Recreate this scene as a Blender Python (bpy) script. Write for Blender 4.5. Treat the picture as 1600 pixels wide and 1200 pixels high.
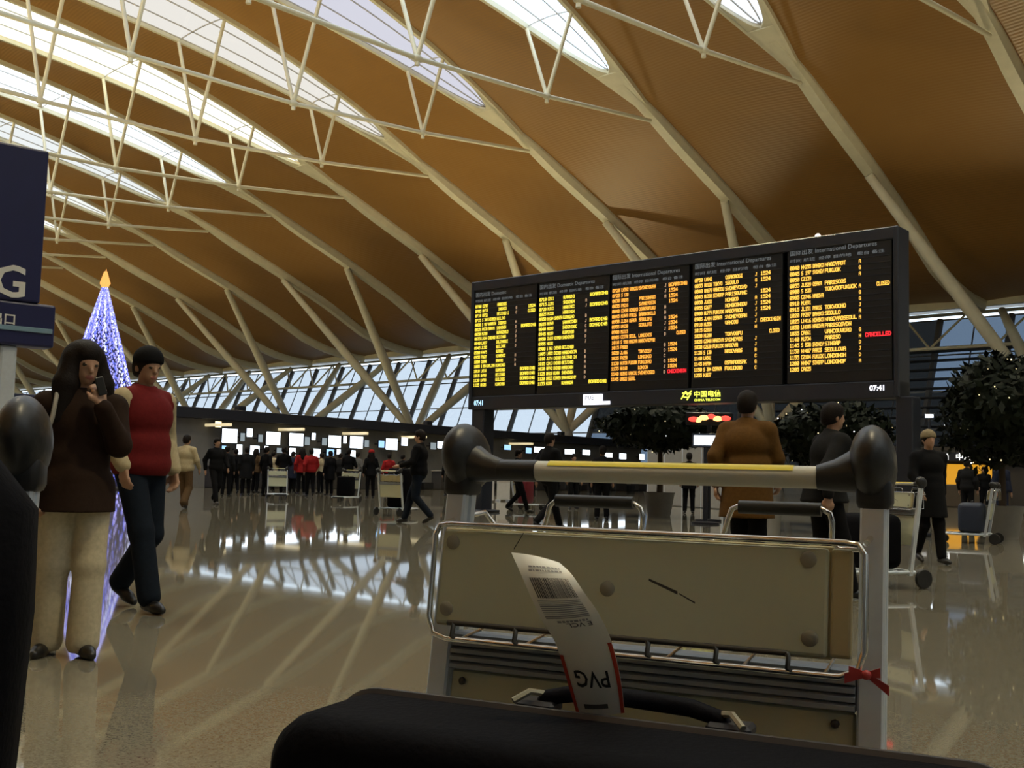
import bpy, bmesh, math, random
import numpy as np
from mathutils import Vector, Matrix
from math import sin, cos, pi, radians, hypot

for o in list(bpy.data.objects):
    bpy.data.objects.remove(o)
scene = bpy.context.scene
COL = scene.collection
rng = random.Random(7)

# ------------------------------------------------------------------ camera
EYE = 0.95
FPX, ROLL, PITCH, TH = 1678.7, 0.025, 0.084, 0.751
cam_data = bpy.data.cameras.new('camera')
cam_data.sensor_width = 36.0
cam_data.lens = FPX * 36.0 / 1600.0
cam_data.clip_start = 0.05
cam_data.clip_end = 2000
cam = bpy.data.objects.new('camera', cam_data)
COL.objects.link(cam)
cam.matrix_world = Matrix.Translation((0, 0, EYE)) @ Matrix.Rotation(pi / 2 + PITCH, 4, 'X') @ Matrix.Rotation(ROLL, 4, 'Z')
scene.camera = cam

# ------------------------------------------------------------------ sky, exposure
SKY = 2.1
world = bpy.data.worlds.new('sky')
scene.world = world
world.use_nodes = True
wn = world.node_tree
wn.nodes['Background'].inputs['Color'].default_value = (0.72, 0.87, 1.0, 1)
wn.nodes['Background'].inputs['Strength'].default_value = SKY
scene.view_settings.view_transform = 'Standard'
scene.view_settings.look = 'None'
scene.view_settings.gamma = 1.0
scene.view_settings.use_curve_mapping = False
scene.view_settings.exposure = 0.35
scene.cycles.max_bounces = 4
scene.cycles.diffuse_bounces = 2
scene.cycles.glossy_bounces = 2
scene.cycles.transmission_bounces = 3
scene.cycles.transparent_max_bounces = 8
scene.cycles.use_light_tree = False
scene.cycles.caustics_reflective = False
scene.cycles.caustics_refractive = False
UP_POWER, ADDED_DOWN_POWER, FLOOD_POWER, ADDED_BACK_POWER = 4200.0, 4200.0, 1900.0, 15000.0
WARM = (1.0, 0.84, 0.50)

# ------------------------------------------------------------------ frames
SA, CA = sin(TH), cos(TH)
HALL_ROT = pi / 2 - TH


def W(a, b, z=0.0):
    """hall coordinates: a = across the hall, b = along it, z above the floor"""
    return Vector((a * SA - b * CA, a * CA + b * SA, z))


def ray(px, py):
    cr, sr = cos(ROLL), sin(ROLL)
    dx, dy = px - 800, 600 - py
    u, v = dx * cr - dy * sr, dx * sr + dy * cr
    c, s = cos(PITCH), sin(PITCH)
    return Vector((u, FPX * c - v * s, FPX * s + v * c)).normalized()


def on_floor(px, py, z=0.0):
    d = ray(px, py)
    return d * ((z - EYE) / d.z) + Vector((0, 0, EYE))


def at_depth(px, py, Y):
    d = ray(px, py)
    return d * (Y / d.y) + Vector((0, 0, EYE))


def on_plane(px, py, p, n):
    d = ray(px, py)
    o = Vector((0, 0, EYE))
    return o + d * ((p - o).dot(n) / d.dot(n))


# ------------------------------------------------------------------ materials
MATS = {}


def mat(name, col, rough=0.5, metal=0.0, noise=0.12, scale=8.0, emit=None, estr=1.0, bump=0.0, spec=0.5, coat=0.0):
    if name in MATS:
        return MATS[name]
    m = bpy.data.materials.new(name)
    m.use_nodes = True
    nt = m.node_tree
    p = nt.nodes['Principled BSDF']
    c4 = (col[0], col[1], col[2], 1)
    p.inputs['Base Color'].default_value = c4
    p.inputs['Roughness'].default_value = rough
    p.inputs['Metallic'].default_value = metal
    p.inputs['Specular IOR Level'].default_value = spec
    p.inputs['Coat Weight'].default_value = coat
    tc = nt.nodes.new('ShaderNodeTexCoord')
    nz = nt.nodes.new('ShaderNodeTexNoise')
    nz.inputs['Scale'].default_value = scale
    nz.inputs['Detail'].default_value = 4
    nt.links.new(tc.outputs['Object'], nz.inputs['Vector'])
    if noise > 0:
        mx = nt.nodes.new('ShaderNodeMix')
        mx.data_type = 'RGBA'
        mx.inputs[6].default_value = tuple(max(0, x * (1 - noise)) for x in col) + (1,)
        mx.inputs[7].default_value = tuple(min(1, x * (1 + noise)) for x in col) + (1,)
        nt.links.new(nz.outputs['Fac'], mx.inputs[0])
        nt.links.new(mx.outputs[2], p.inputs['Base Color'])
    if bump > 0:
        b = nt.nodes.new('ShaderNodeBump')
        b.inputs['Strength'].default_value = bump
        b.inputs['Distance'].default_value = 0.01
        nt.links.new(nz.outputs['Fac'], b.inputs['Height'])
        nt.links.new(b.outputs['Normal'], p.inputs['Normal'])
    if emit is not None:
        p.inputs['Emission Color'].default_value = (emit[0], emit[1], emit[2], 1)
        p.inputs['Emission Strength'].default_value = estr
    MATS[name] = m
    return m


def glass(name, tint, gloss=0.06):
    if name in MATS:
        return MATS[name]
    m = bpy.data.materials.new(name)
    m.use_nodes = True
    nt = m.node_tree
    nt.nodes.clear()
    out = nt.nodes.new('ShaderNodeOutputMaterial')
    tr = nt.nodes.new('ShaderNodeBsdfTransparent')
    tr.inputs['Color'].default_value = tuple(tint) + (1,)
    gl = nt.nodes.new('ShaderNodeBsdfGlossy')
    gl.inputs['Roughness'].default_value = 0.05
    mx = nt.nodes.new('ShaderNodeMixShader')
    mx.inputs[0].default_value = gloss
    nt.links.new(tr.outputs[0], mx.inputs[1])
    nt.links.new(gl.outputs[0], mx.inputs[2])
    nt.links.new(mx.outputs[0], out.inputs['Surface'])
    MATS[name] = m
    return m


def floor_material():
    m = bpy.data.materials.new('polished_granite')
    m.use_nodes = True
    nt = m.node_tree
    p = nt.nodes['Principled BSDF']
    tc = nt.nodes.new('ShaderNodeTexCoord')
    vo = nt.nodes.new('ShaderNodeTexVoronoi')
    vo.inputs['Scale'].default_value = 160
    n2 = nt.nodes.new('ShaderNodeTexNoise')
    n2.inputs['Scale'].default_value = 60
    n2.inputs['Detail'].default_value = 6
    nt.links.new(tc.outputs['Object'], vo.inputs['Vector'])
    nt.links.new(tc.outputs['Object'], n2.inputs['Vector'])
    ad = nt.nodes.new('ShaderNodeMath')
    ad.operation = 'MULTIPLY_ADD'
    ad.inputs[1].default_value = 0.6
    nt.links.new(vo.outputs['Color'], ad.inputs[0])
    nt.links.new(n2.outputs['Fac'], ad.inputs[2])
    cr = nt.nodes.new('ShaderNodeValToRGB')
    cr.color_ramp.elements[0].position = 0.30
    cr.color_ramp.elements[0].color = (0.105, 0.096, 0.070, 1)
    cr.color_ramp.elements[1].position = 1.0
    cr.color_ramp.elements[1].color = (0.225, 0.205, 0.155, 1)
    nt.links.new(ad.outputs[0], cr.inputs['Fac'])
    nt.links.new(cr.outputs['Color'], p.inputs['Base Color'])
    p.inputs['Roughness'].default_value = 0.035
    p.inputs['Specular IOR Level'].default_value = 0.62
    return m


def ceiling_material():
    m = bpy.data.materials.new('wood_toned_ceiling_slats')
    m.use_nodes = True
    nt = m.node_tree
    p = nt.nodes['Principled BSDF']
    tc = nt.nodes.new('ShaderNodeTexCoord')
    wv = nt.nodes.new('ShaderNodeTexWave')
    wv.wave_type = 'BANDS'
    wv.bands_direction = 'X'
    wv.inputs['Scale'].default_value = 1.6
    wv.inputs['Distortion'].default_value = 0.0
    nt.links.new(tc.outputs['Object'], wv.inputs['Vector'])
    nz = nt.nodes.new('ShaderNodeTexNoise')
    nz.inputs['Scale'].default_value = 0.5
    nt.links.new(tc.outputs['Object'], nz.inputs['Vector'])
    cr = nt.nodes.new('ShaderNodeValToRGB')
    cr.color_ramp.elements[0].color = (0.33, 0.166, 0.040, 1)
    cr.color_ramp.elements[1].color = (0.38, 0.200, 0.053, 1)
    nt.links.new(nz.outputs['Fac'], cr.inputs['Fac'])
    nt.links.new(cr.outputs['Color'], p.inputs['Base Color'])
    p.inputs['Roughness'].default_value = 0.42
    b = nt.nodes.new('ShaderNodeBump')
    b.inputs['Strength'].default_value = 0.25
    b.inputs['Distance'].default_value = 0.03
    nt.links.new(wv.outputs['Fac'], b.inputs['Height'])
    nt.links.new(b.outputs['Normal'], p.inputs['Normal'])
    return m


def emitter(name, col, s):
    return mat(name, (0.02, 0.02, 0.02), 0.6, noise=0, emit=col, estr=s)


M_STEEL_W = mat('cream_painted_steel', (0.86, 0.81, 0.60), 0.42, scale=2)
M_CEIL = ceiling_material()
M_FLOOR = floor_material()
M_BLACK = mat('black_plastic', (0.012, 0.012, 0.013), 0.45)
M_RUBBER = mat('black_rubber', (0.02, 0.02, 0.02), 0.38, bump=0.1, scale=60)
M_CHROME = mat('chrome_wire', (0.75, 0.72, 0.66), 0.16, 1.0, noise=0.05)
M_ALU = mat('brushed_aluminium', (0.66, 0.71, 0.76), 0.42, 0.4, noise=0.1, scale=30)
M_WALLG = mat('grey_wall_panel', (0.21, 0.20, 0.18), 0.6, scale=3)
M_DARK = mat('dark_fascia', (0.018, 0.02, 0.028), 0.45)
M_CONC = mat('painted_concrete', (0.45, 0.43, 0.36), 0.7, scale=3)
M_WHITE = mat('white_paint', (0.72, 0.72, 0.70), 0.5)


# ------------------------------------------------------------------ mesh helpers
class MB:
    def __init__(self):
        self.v, self.f = [], []

    def add(self, vs, fs):
        n = len(self.v)
        self.v += [tuple(x) for x in vs]
        self.f += [tuple(i + n for i in q) for q in fs]
        return self

    def box(self, c, s, rot=None):
        h = Vector(s) / 2
        vs = []
        for x in (-1, 1):
            for y in (-1, 1):
                for z in (-1, 1):
                    p = Vector((x * h.x, y * h.y, z * h.z))
                    if rot is not None:
                        p = rot @ p
                    vs.append(p + Vector(c))
        return self.add(vs, [(0, 1, 3, 2), (4, 6, 7, 5), (0, 4, 5, 1), (2, 3, 7, 6), (0, 2, 6, 4), (1, 5, 7, 3)])

    def rbox(self, c, s, r, seg=3, rot=None):
        bm = bmesh.new()
        bmesh.ops.create_cube(bm, size=1)
        bmesh.ops.scale(bm, vec=Vector(s), verts=bm.verts)
        bmesh.ops.bevel(bm, geom=list(bm.edges), offset=r, segments=seg, affect='EDGES', profile=0.5)
        vs = [(rot @ v.co if rot is not None else v.co) + Vector(c) for v in bm.verts]
        bm.verts.index_update()
        fs = [[v.index for v in f.verts] for f in bm.faces]
        bm.free()
        return self.add(vs, fs)

    def tube(self, pts, r, n=8, caps=True, closed=False):
        pts = [Vector(p) for p in pts]
        m = len(pts)
        rr = r if isinstance(r, (list, tuple)) else [r] * m
        tang = []
        for i in range(m):
            if closed:
                t = pts[(i + 1) % m] - pts[i - 1]
            else:
                t = pts[min(i + 1, m - 1)] - pts[max(i - 1, 0)]
            tang.append(t.normalized())
        ref = Vector((0, 0, 1)) if abs(tang[0].z) < 0.9 else Vector((1, 0, 0))
        u = tang[0].cross(ref).normalized()
        vs = []
        for i in range(m):
            t = tang[i]
            u = (u - t * u.dot(t)).normalized()
            w = t.cross(u)
            for k in range(n):
                an = 2 * pi * k / n
                vs.append(pts[i] + (u * cos(an) + w * sin(an)) * rr[i])
        fs = []
        for i in range(m if closed else m - 1):
            j = (i + 1) % m
            for k in range(n):
                k2 = (k + 1) % n
                fs.append((i * n + k, i * n + k2, j * n + k2, j * n + k))
        if caps and not closed:
            fs.append(tuple(range(n - 1, -1, -1)))
            fs.append(tuple((m - 1) * n + k for k in range(n)))
        return self.add(vs, fs)

    def sweep(self, pts, prof, up=Vector((0, 0, 1))):
        """profile points (side, up) carried along a path"""
        pts = [Vector(p) for p in pts]
        m, n = len(pts), len(prof)
        vs = []
        for i in range(m):
            t = (pts[min(i + 1, m - 1)] - pts[max(i - 1, 0)]).normalized()
            s = t.cross(up).normalized()
            w = s.cross(t)
            for (x, y) in prof:
                vs.append(pts[i] + s * x + w * y)
        fs = []
        for i in range(m - 1):
            for k in range(n):
                k2 = (k + 1) % n
                fs.append((i * n + k, (i + 1) * n + k, (i + 1) * n + k2, i * n + k2))
        fs.append(tuple(range(n)))
        fs.append(tuple((m - 1) * n + k for k in range(n - 1, -1, -1)))
        return self.add(vs, fs)

    def lathe(self, prof, c=(0, 0, 0), n=16, rot=None):
        vs, fs = [], []
        for (r, z) in prof:
            for k in range(n):
                an = 2 * pi * k / n
                p = Vector((r * cos(an), r * sin(an), z))
                if rot is not None:
                    p = rot @ p
                vs.append(p + Vector(c))
        for i in range(len(prof) - 1):
            for k in range(n):
                k2 = (k + 1) % n
                fs.append((i * n + k, i * n + k2, (i + 1) * n + k2, (i + 1) * n + k))
        fs.append(tuple(range(n - 1, -1, -1)))
        fs.append(tuple((len(prof) - 1) * n + k for k in range(n)))
        return self.add(vs, fs)

    def ell(self, c, r, n=16, m=10, rot=None):
        prof_v, fs = [], []
        for i in range(m + 1):
            ph = -pi / 2 + pi * i / m
            for k in range(n):
                an = 2 * pi * k / n
                p = Vector((r[0] * cos(ph) * cos(an), r[1] * cos(ph) * sin(an), r[2] * sin(ph)))
                if rot is not None:
                    p = rot @ p
                prof_v.append(p + Vector(c))
        for i in range(m):
            for k in range(n):
                k2 = (k + 1) % n
                fs.append((i * n + k, i * n + k2, (i + 1) * n + k2, (i + 1) * n + k))
        return self.add(prof_v, fs)

    def mesh(self, name, smooth=False):
        me = bpy.data.meshes.new(name)
        me.from_pydata(self.v, [], self.f)
        me.validate()
        if smooth:
            me.polygons.foreach_set('use_smooth', [True] * len(me.polygons))
            try:
                me.set_sharp_from_angle(angle=radians(50))
            except Exception:
                pass
        me.update()
        return me


def link(name, me, m=None, parent=None, loc=None, rz=0.0):
    o = bpy.data.objects.new(name, me)
    COL.objects.link(o)
    if m is not None and len(me.materials) == 0:
        me.materials.append(m)
    if parent is not None:
        o.parent = parent
    if loc is not None:
        o.location = loc
    if rz:
        o.rotation_euler = (0, 0, rz)
    return o


def part(name, mb, m, parent=None, smooth=False, loc=None, rz=0.0):
    return link(name, mb.mesh(name, smooth), m, parent, loc, rz)


def empty(name, loc=(0, 0, 0), rz=0.0):
    o = bpy.data.objects.new(name, None)
    o.empty_display_size = 0.2
    COL.objects.link(o)
    o.location = loc
    o.rotation_euler = (0, 0, rz)
    return o


def tag(o, label, cat, group=None):
    o['label'] = label
    o['category'] = cat
    if group:
        o['group'] = group
    return o


def struct(o, label=None, cat=None):
    o['kind'] = 'structure'
    if label:
        o['label'] = label
    if cat:
        o['category'] = cat
    return o


CHILDREN = {}


def kids(o):
    return [c for c in bpy.data.objects if c.parent == o]


def copy_tree(o, parent=None):
    c = o.copy()
    COL.objects.link(c)
    c.parent = parent
    for ch in kids(o):
        copy_tree(ch, c)
    return c


def text_mesh(s, size, align='LEFT', bold=0.0, z=0.0):
    """flat lettering in the XY plane as a mesh"""
    cu = bpy.data.curves.new('lettering', 'FONT')
    cu.body = s
    cu.size = size
    cu.align_x = align
    cu.offset = bold
    cu.resolution_u = 2
    ob = bpy.data.objects.new('lettering', cu)
    COL.objects.link(ob)
    bpy.context.view_layer.update()
    dg = bpy.context.evaluated_depsgraph_get()
    me = bpy.data.meshes.new_from_object(ob.evaluated_get(dg))
    bpy.data.objects.remove(ob)
    bpy.data.curves.remove(cu)
    me.materials.clear()
    me.name = 'lettering'
    return me


# 5 x 7 dot letters for the flap board
F57 = {'0': '0e11131519110e', '1': '040c040404040e', '2': '0e11010204081f', '3': '1f02040201110e', '4': '02060a121f0202', '5': '1f101e0101110e',
       '6': '0608101e11110e', '7': '1f010204080808', '8': '0e11110e11110e', '9': '0e11110f01020c', ':': '00040400040400', 'A': '0e11111f111111',
       'B': '1e11111e11111e', 'C': '0e11101010110e', 'D': '1c12111111121c', 'E': '1f10101e10101f', 'F': '1f10101e101010', 'G': '0e11101711110f',
       'H': '1111111f111111', 'I': '0e04040404040e', 'J': '0702020202120c', 'K': '11121418141211', 'L': '1010101010101f', 'M': '111b1515111111',
       'N': '11111915131111', 'O': '0e11111111110e', 'P': '1e11111e101010', 'R': '1e11111e141211', 'S': '0f10100e01011e', 'T': '1f040404040404',
       'U': '1111111111110e', 'V': '11111111110a04', 'W': '111111151515' + '0a', 'X': '11110a040a1111', 'Y': '1111110a040404', 'Z': '1f01020408101f'}


def dot_text(mb, s, x0, z0, h, adv=None, y=0.0, fat=1.25):
    """dot-matrix letters in the XZ plane, lower left corner at x0, z0"""
    px = h / 7.0
    adv = adv or px * 6
    pw = min(px, adv / 5.6)
    for i, chh in enumerate(s):
        g = F57.get(chh)
        if not g:
            continue
        for r in range(7):
            bits = int(g[2 * r:2 * r + 2], 16)
            c = 0
            while c < 5:
                if bits & (16 >> c):
                    e = c
                    while e < 5 and bits & (16 >> e):
                        e += 1
                    xa = x0 + i * adv + c * pw
                    xb = x0 + i * adv + (e - 1) * pw + pw * fat
                    za = z0 + (6 - r) * px
                    zb = za + px * fat
                    mb.add([(xa, y, za), (xb, y, za), (xb, y, zb), (xa, y, zb)], [(0, 1, 2, 3)])
                    c = e
                else:
                    c += 1


# ================================================================== STRUCTURE
# floor
fm = MB()
fm.box((0, 0, -0.15), (300, 360, 0.3))
o = part('floor', fm, M_FLOOR, loc=W(45, 85, 0), rz=HALL_ROT)
struct(o)

# roof profile (heights above the floor)
A0 = 17.2
PROF = [(0, 24.85), (30.1, 19.87), (37.4, 17.15), (42.4, 15.1), (46.5, 13.1), (49.0, 12.35), (51.3, 11.95), (54.0, 11.8)]


def hroof(a):
    t = abs(a - A0)
    if t <= 30.1:
        return EYE + 24.85 - 0.0055 * t * t
    for (t0, h0), (t1, h1) in zip(PROF[1:], PROF[2:]):
        if t <= t1:
            return EYE + h0 + (h1 - h0) * (t - t0) / (t1 - t0)
    return EYE + PROF[-1][1]


def wleaf(a):
    t = abs(a - A0)
    return max(0.0, 2.86 * (1 - (t / 30.1) ** 2))


T_END = 54.0
B0, DB = 24.99, 9.0
RIBS = list(range(-6, 19))
SAMP = [A0 + t for t in np.linspace(-T_END, T_END, 97)]

ceiling = struct(empty('ceiling', W(A0, 70, 0), HALL_ROT))
# everything in the ceiling is modelled in hall axes: x = a - A0, y = b - rib


def hp(a, b, z):
    return Vector((a - A0, b, z))


# --- ceiling bays
bay = MB()
NB = 7
for i, a in enumerate(SAMP):
    w = wleaf(a)
    for k in range(NB):
        b = (w + 0.12) + (DB - 2 * w - 0.24) * k / (NB - 1)
        camber = 0.22 * (1 - (2 * k / (NB - 1) - 1) ** 2)
        bay.v.append(tuple(hp(a, b, hroof(a) + 0.14 + camber)))
for i in range(len(SAMP) - 1):
    for k in range(NB - 1):
        q = i * NB + k
        bay.f.append((q, q + 1, q + NB + 1, q + NB))
bay_mesh = bay.mesh('ceiling_bay', True)
bay_mesh.materials.append(M_CEIL)
for n in RIBS[:-1]:
    link('ceiling_bay', bay_mesh, None, ceiling, (0, B0 + DB * n - 70, 0))

# --- rib parts
beam = MB()
T_WEB = 26.0
for sgn in (-1, 1):
    vs, fs = [], []
    tb_ = np.concatenate([np.linspace(27.0, 33.0, 9), np.linspace(34.0, T_END, 22)])
    for t in tb_:
        a = A0 + sgn * t
        f_ = min(1.0, max(0.0, (t - 27.0) / 6.0))
        f_ = f_ * f_ * (3 - 2 * f_)
        dw, dd = 0.36 + 0.08 * f_, 0.13 + 0.29 * f_
        for (bb, zz) in ((-dw * .68, -dd), (dw * .68, -dd), (dw, 0.0), (dw, 0.3), (-dw, 0.3), (-dw, 0.0)):
            vs.append(hp(a, bb, hroof(a) + zz))
    for i in range(len(tb_) - 1):
        for k in range(6):
            fs.append((6 * i + k, 6 * i + (k + 1) % 6, 6 * i + 6 + (k + 1) % 6, 6 * i + 6 + k))
    fs += [(0, 1, 2, 3, 4, 5), tuple(6 * (len(tb_) - 1) + k for k in (5, 4, 3, 2, 1, 0))]
    beam.add(vs, fs)
    # solid web where the two branches close up
    tv = np.linspace(T_WEB, 30.0, 9)
    vs, fs = [], []
    for t in tv:
        a = A0 + sgn * t
        w = max(0.3, wleaf(a))
        for (bb, zz) in ((-w, -0.12), (w, -0.12), (w, 0.15), (-w, 0.15)):
            vs.append(hp(a, bb, hroof(a) + zz))
    for i in range(len(tv) - 1):
        for k in range(4):
            fs.append((4 * i + k, 4 * i + (k + 1) % 4, 4 * i + 4 + (k + 1) % 4, 4 * i + 4 + k))
    fs += [(0, 1, 2, 3), tuple(4 * (len(tv) - 1) + k for k in (3, 2, 1, 0))]
    beam.add(vs, fs)


def wglass(t):
    t = abs(t)
    w = wleaf(A0 + t)
    if t > 21.0:
        w *= math.sqrt(max(0.0, 1 - ((t - 21.0) / (T_WEB - 21.0)) ** 2.6))
    return w


for sgn in (-1, 1):
    for sd in (-1, 1):
        tv = [21.0 + (T_WEB - 21.0) * (k / 14.0) ** 0.7 for k in range(15)]
        vs, fs = [], []
        for t in tv:
            a = A0 + sgn * t
            w0_, w1_ = wglass(t), wleaf(a)
            for (bb, zz) in ((w0_, -0.05), (w1_, -0.10), (w1_, 0.15), (w0_, 0.15)):
                vs.append(hp(a, sd * bb, hroof(a) + zz))
        for i in range(len(tv) - 1):
            for k in range(4):
                fs.append((4 * i + k, 4 * i + (k + 1) % 4, 4 * i + 4 + (k + 1) % 4, 4 * i + 4 + k))
        beam.add(vs, fs)
beam_mesh = beam.mesh('rib_beam', False)
beam_mesh.materials.append(M_STEEL_W)


def branch_mesh(s):
    mb = MB()
    pts = [hp(a, s * (wleaf(a) + 0.02), hroof(a)) for a in [A0 + t for t in np.linspace(-29.4, 29.4, 57)]]
    mb.sweep(pts, [(-0.10, -0.10), (0.10, -0.10), (0.13, 0.16), (-0.13, 0.16)])
    me = mb.mesh('rib_branch', False)
    me.materials.append(M_STEEL_W)
    return me


branch_meshes = [branch_mesh(s) for s in (-1, 1)]
gl = MB()
tv = np.concatenate([[-T_WEB, -25.7, -25.2, -24.4, -23.4, -22.2], np.linspace(-21, 21, 33), [22.2, 23.4, 24.4, 25.2, 25.7, T_WEB]])
for t in tv:
    a = A0 + t
    w = max(0.02, wglass(t))
    for k in (-1, -0.5, 0, 0.5, 1):
        gl.v.append(tuple(hp(a, k * w, hroof(a) + 0.08 + 0.12 * (1 - k * k))))
for i in range(len(tv) - 1):
    for k in range(4):
        q = i * 5 + k
        gl.f.append((q, q + 1, q + 6, q + 5))
bars = MB()
for k in (-0.4, 0.4):
    bars.sweep([hp(A0 + t, k * wglass(t), hroof(A0 + t) + 0.05 + 0.12 * (1 - k * k)) for t in tv],
               [(-0.025, -0.03), (0.025, -0.03), (0.025, 0.03), (-0.025, 0.03)])
for t in np.linspace(-21.2, 21.2, 6):
    a = A0 + t
    w = wleaf(a)
    bars.sweep([hp(a, k * w, hroof(a) + 0.04 + 0.12 * (1 - k * k)) for k in np.linspace(-1, 1, 7)],
               [(-0.02, -0.03), (0.02, -0.03), (0.02, 0.03), (-0.02, 0.03)])
bars_mesh = bars.mesh('glazing_bars')
bars_mesh.materials.append(mat('grey_glazing_bar', (0.55, 0.53, 0.5), 0.5))
NODES = [-29.8, -21.2, -12.7, -4.25, 4.25, 12.7, 21.2, 29.8]
NODE_H = {29.8: 19.55, 21.2: 18.5, 12.7: 17.8, 4.25: 17.62}
cp = [hp(A0 + t, 0, EYE + NODE_H[abs(t)]) for t in NODES]
chord = MB()
for p, q in zip(cp, cp[1:]):
    chord.tube([p, q], 0.115, 8)
for p in cp[1:-1]:
    chord.ell(p, (0.28, 0.2, 0.17), 10, 6)
chord_mesh = chord.mesh('tie_chord', True)
chord_mesh.materials.append(M_STEEL_W)
strut_meshes = []
for t, p in zip(NODES[1:-1], cp[1:-1]):
    for s in (-1, 1):
        mb = MB()
        a = A0 + t
        mb.tube([p, hp(a, s * wleaf(a), hroof(a) - 0.1)], 0.10, 8)
        me = mb.mesh('strut', True)
        me.materials.append(M_STEEL_W)
        strut_meshes.append(me)
fill_housing = MB()  # added housings for the fill spots; no fittings are visible at the nodes
for t in (4.25, 12.7, 21.2, -4.25, -12.7, -21.2):
    fill_housing.lathe([(0.06, 0.12), (0.10, 0.08), (0.11, -0.08), (0.09, -0.08)], hp(A0 + t, 0, EYE + NODE_H[abs(t)] - 0.24), 10)
fill_housing_mesh = fill_housing.mesh('added_fill_housing', True)
fill_housing_mesh.materials.append(M_STEEL_W)

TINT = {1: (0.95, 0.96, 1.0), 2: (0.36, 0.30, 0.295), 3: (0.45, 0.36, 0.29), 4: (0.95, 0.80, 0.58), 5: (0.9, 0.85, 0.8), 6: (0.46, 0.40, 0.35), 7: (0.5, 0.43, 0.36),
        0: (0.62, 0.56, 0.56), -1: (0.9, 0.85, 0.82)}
for n in RIBS:
    r = empty('rib', (0, B0 + DB * n - 70, 0))
    r.parent = ceiling
    link('rib_beam', beam_mesh, None, r)
    for me in branch_meshes:
        link('rib_branch', me, None, r)
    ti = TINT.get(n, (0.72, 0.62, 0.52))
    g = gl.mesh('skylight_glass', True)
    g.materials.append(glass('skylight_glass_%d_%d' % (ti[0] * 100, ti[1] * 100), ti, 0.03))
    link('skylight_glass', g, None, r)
    link('glazing_bars', bars_mesh, None, r)
    link('tie_chord', chord_mesh, None, r)
    for me in strut_meshes:
        link('strut', me, None, r)
    link('added_fill_housing', fill_housing_mesh, None, r)
    if n in (-5, -3, -1, 1, 3, 5, 7, 9, 11):  # spots added on some ribs to brighten floor and people from above
        for t in (-12.7, 4.25, 21.2):
            ld = bpy.data.lights.new('added_fill_spot', 'SPOT')
            ld.energy = ADDED_DOWN_POWER
            ld.color = WARM
            ld.spot_size = radians(95)
            ld.spot_blend = 0.8
            ld.shadow_soft_size = 0.3
            lo = bpy.data.objects.new('added_fill_spot', ld)
            COL.objects.link(lo)
            lo.parent = r
            lo.location = hp(A0 + t, 0, EYE + NODE_H[abs(t)] - 0.40)

# --- outer soffit past the valley, with the glazed slit in front of it
sof = MB()
B_LO, B_HI = -37.5, 205.0
sof.box((77.8 - A0, (B_LO + B_HI) / 2 - 70, EYE + 12.9), (12.0, B_HI - B_LO, 0.2), Matrix.Rotation(radians(-6), 3, 'Y'))
part('outer_soffit', sof, M_CEIL, ceiling)
slit = MB()
slit.box((71.7 - A0, (B_LO + B_HI) / 2 - 70, EYE + 12.3), (1.2, B_HI - B_LO, 0.04))
part('slit_glass', slit, glass('slit_glass', (0.4, 0.38, 0.33)), ceiling)
edge = MB()
edge.box((A0 + T_END - A0 + 0.1, (B_LO + B_HI) / 2 - 70, EYE + 12.0), (0.3, B_HI - B_LO, 0.7))
part('edge_beam', edge, M_STEEL_W, ceiling)

# --- zigzag truss carrying the outer soffit
truss = empty('facade_truss', W(75.4, 70, 0), HALL_ROT)
tag(truss, 'long white zigzag truss along the top of the slanted window wall', 'truss')
tm = MB()
tm.tube([(0, B_LO - 70, EYE + 9.6), (0, B_HI - 70, EYE + 9.6)], 0.13, 8)
part('lower_chord', tm, M_STEEL_W, truss, True)
tm = MB()
tm.tube([(1.0, B_LO - 70, EYE + 12.1), (1.0, B_HI - 70, EYE + 12.1)], 0.13, 8)
part('upper_chord', tm, M_STEEL_W, truss, True)
zz = MB()
zz.tube([(0, 0, EYE + 9.6), (1.0, 2.25, EYE + 12.1)], 0.09, 6)
zme = zz.mesh('diagonal', True)
zme.materials.append(M_STEEL_W)
zz = MB()
zz.tube([(0, 0, EYE + 9.6), (1.0, -2.25, EYE + 12.1)], 0.09, 6)
zme2 = zz.mesh('diagonal', True)
zme2.materials.append(M_STEEL_W)
bb = -33.0
while bb < 200:
    link('diagonal', zme, None, truss, (0, bb - 70, 0))
    link('diagonal', zme2, None, truss, (0, bb - 70, 0))
    bb += 4.5

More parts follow.
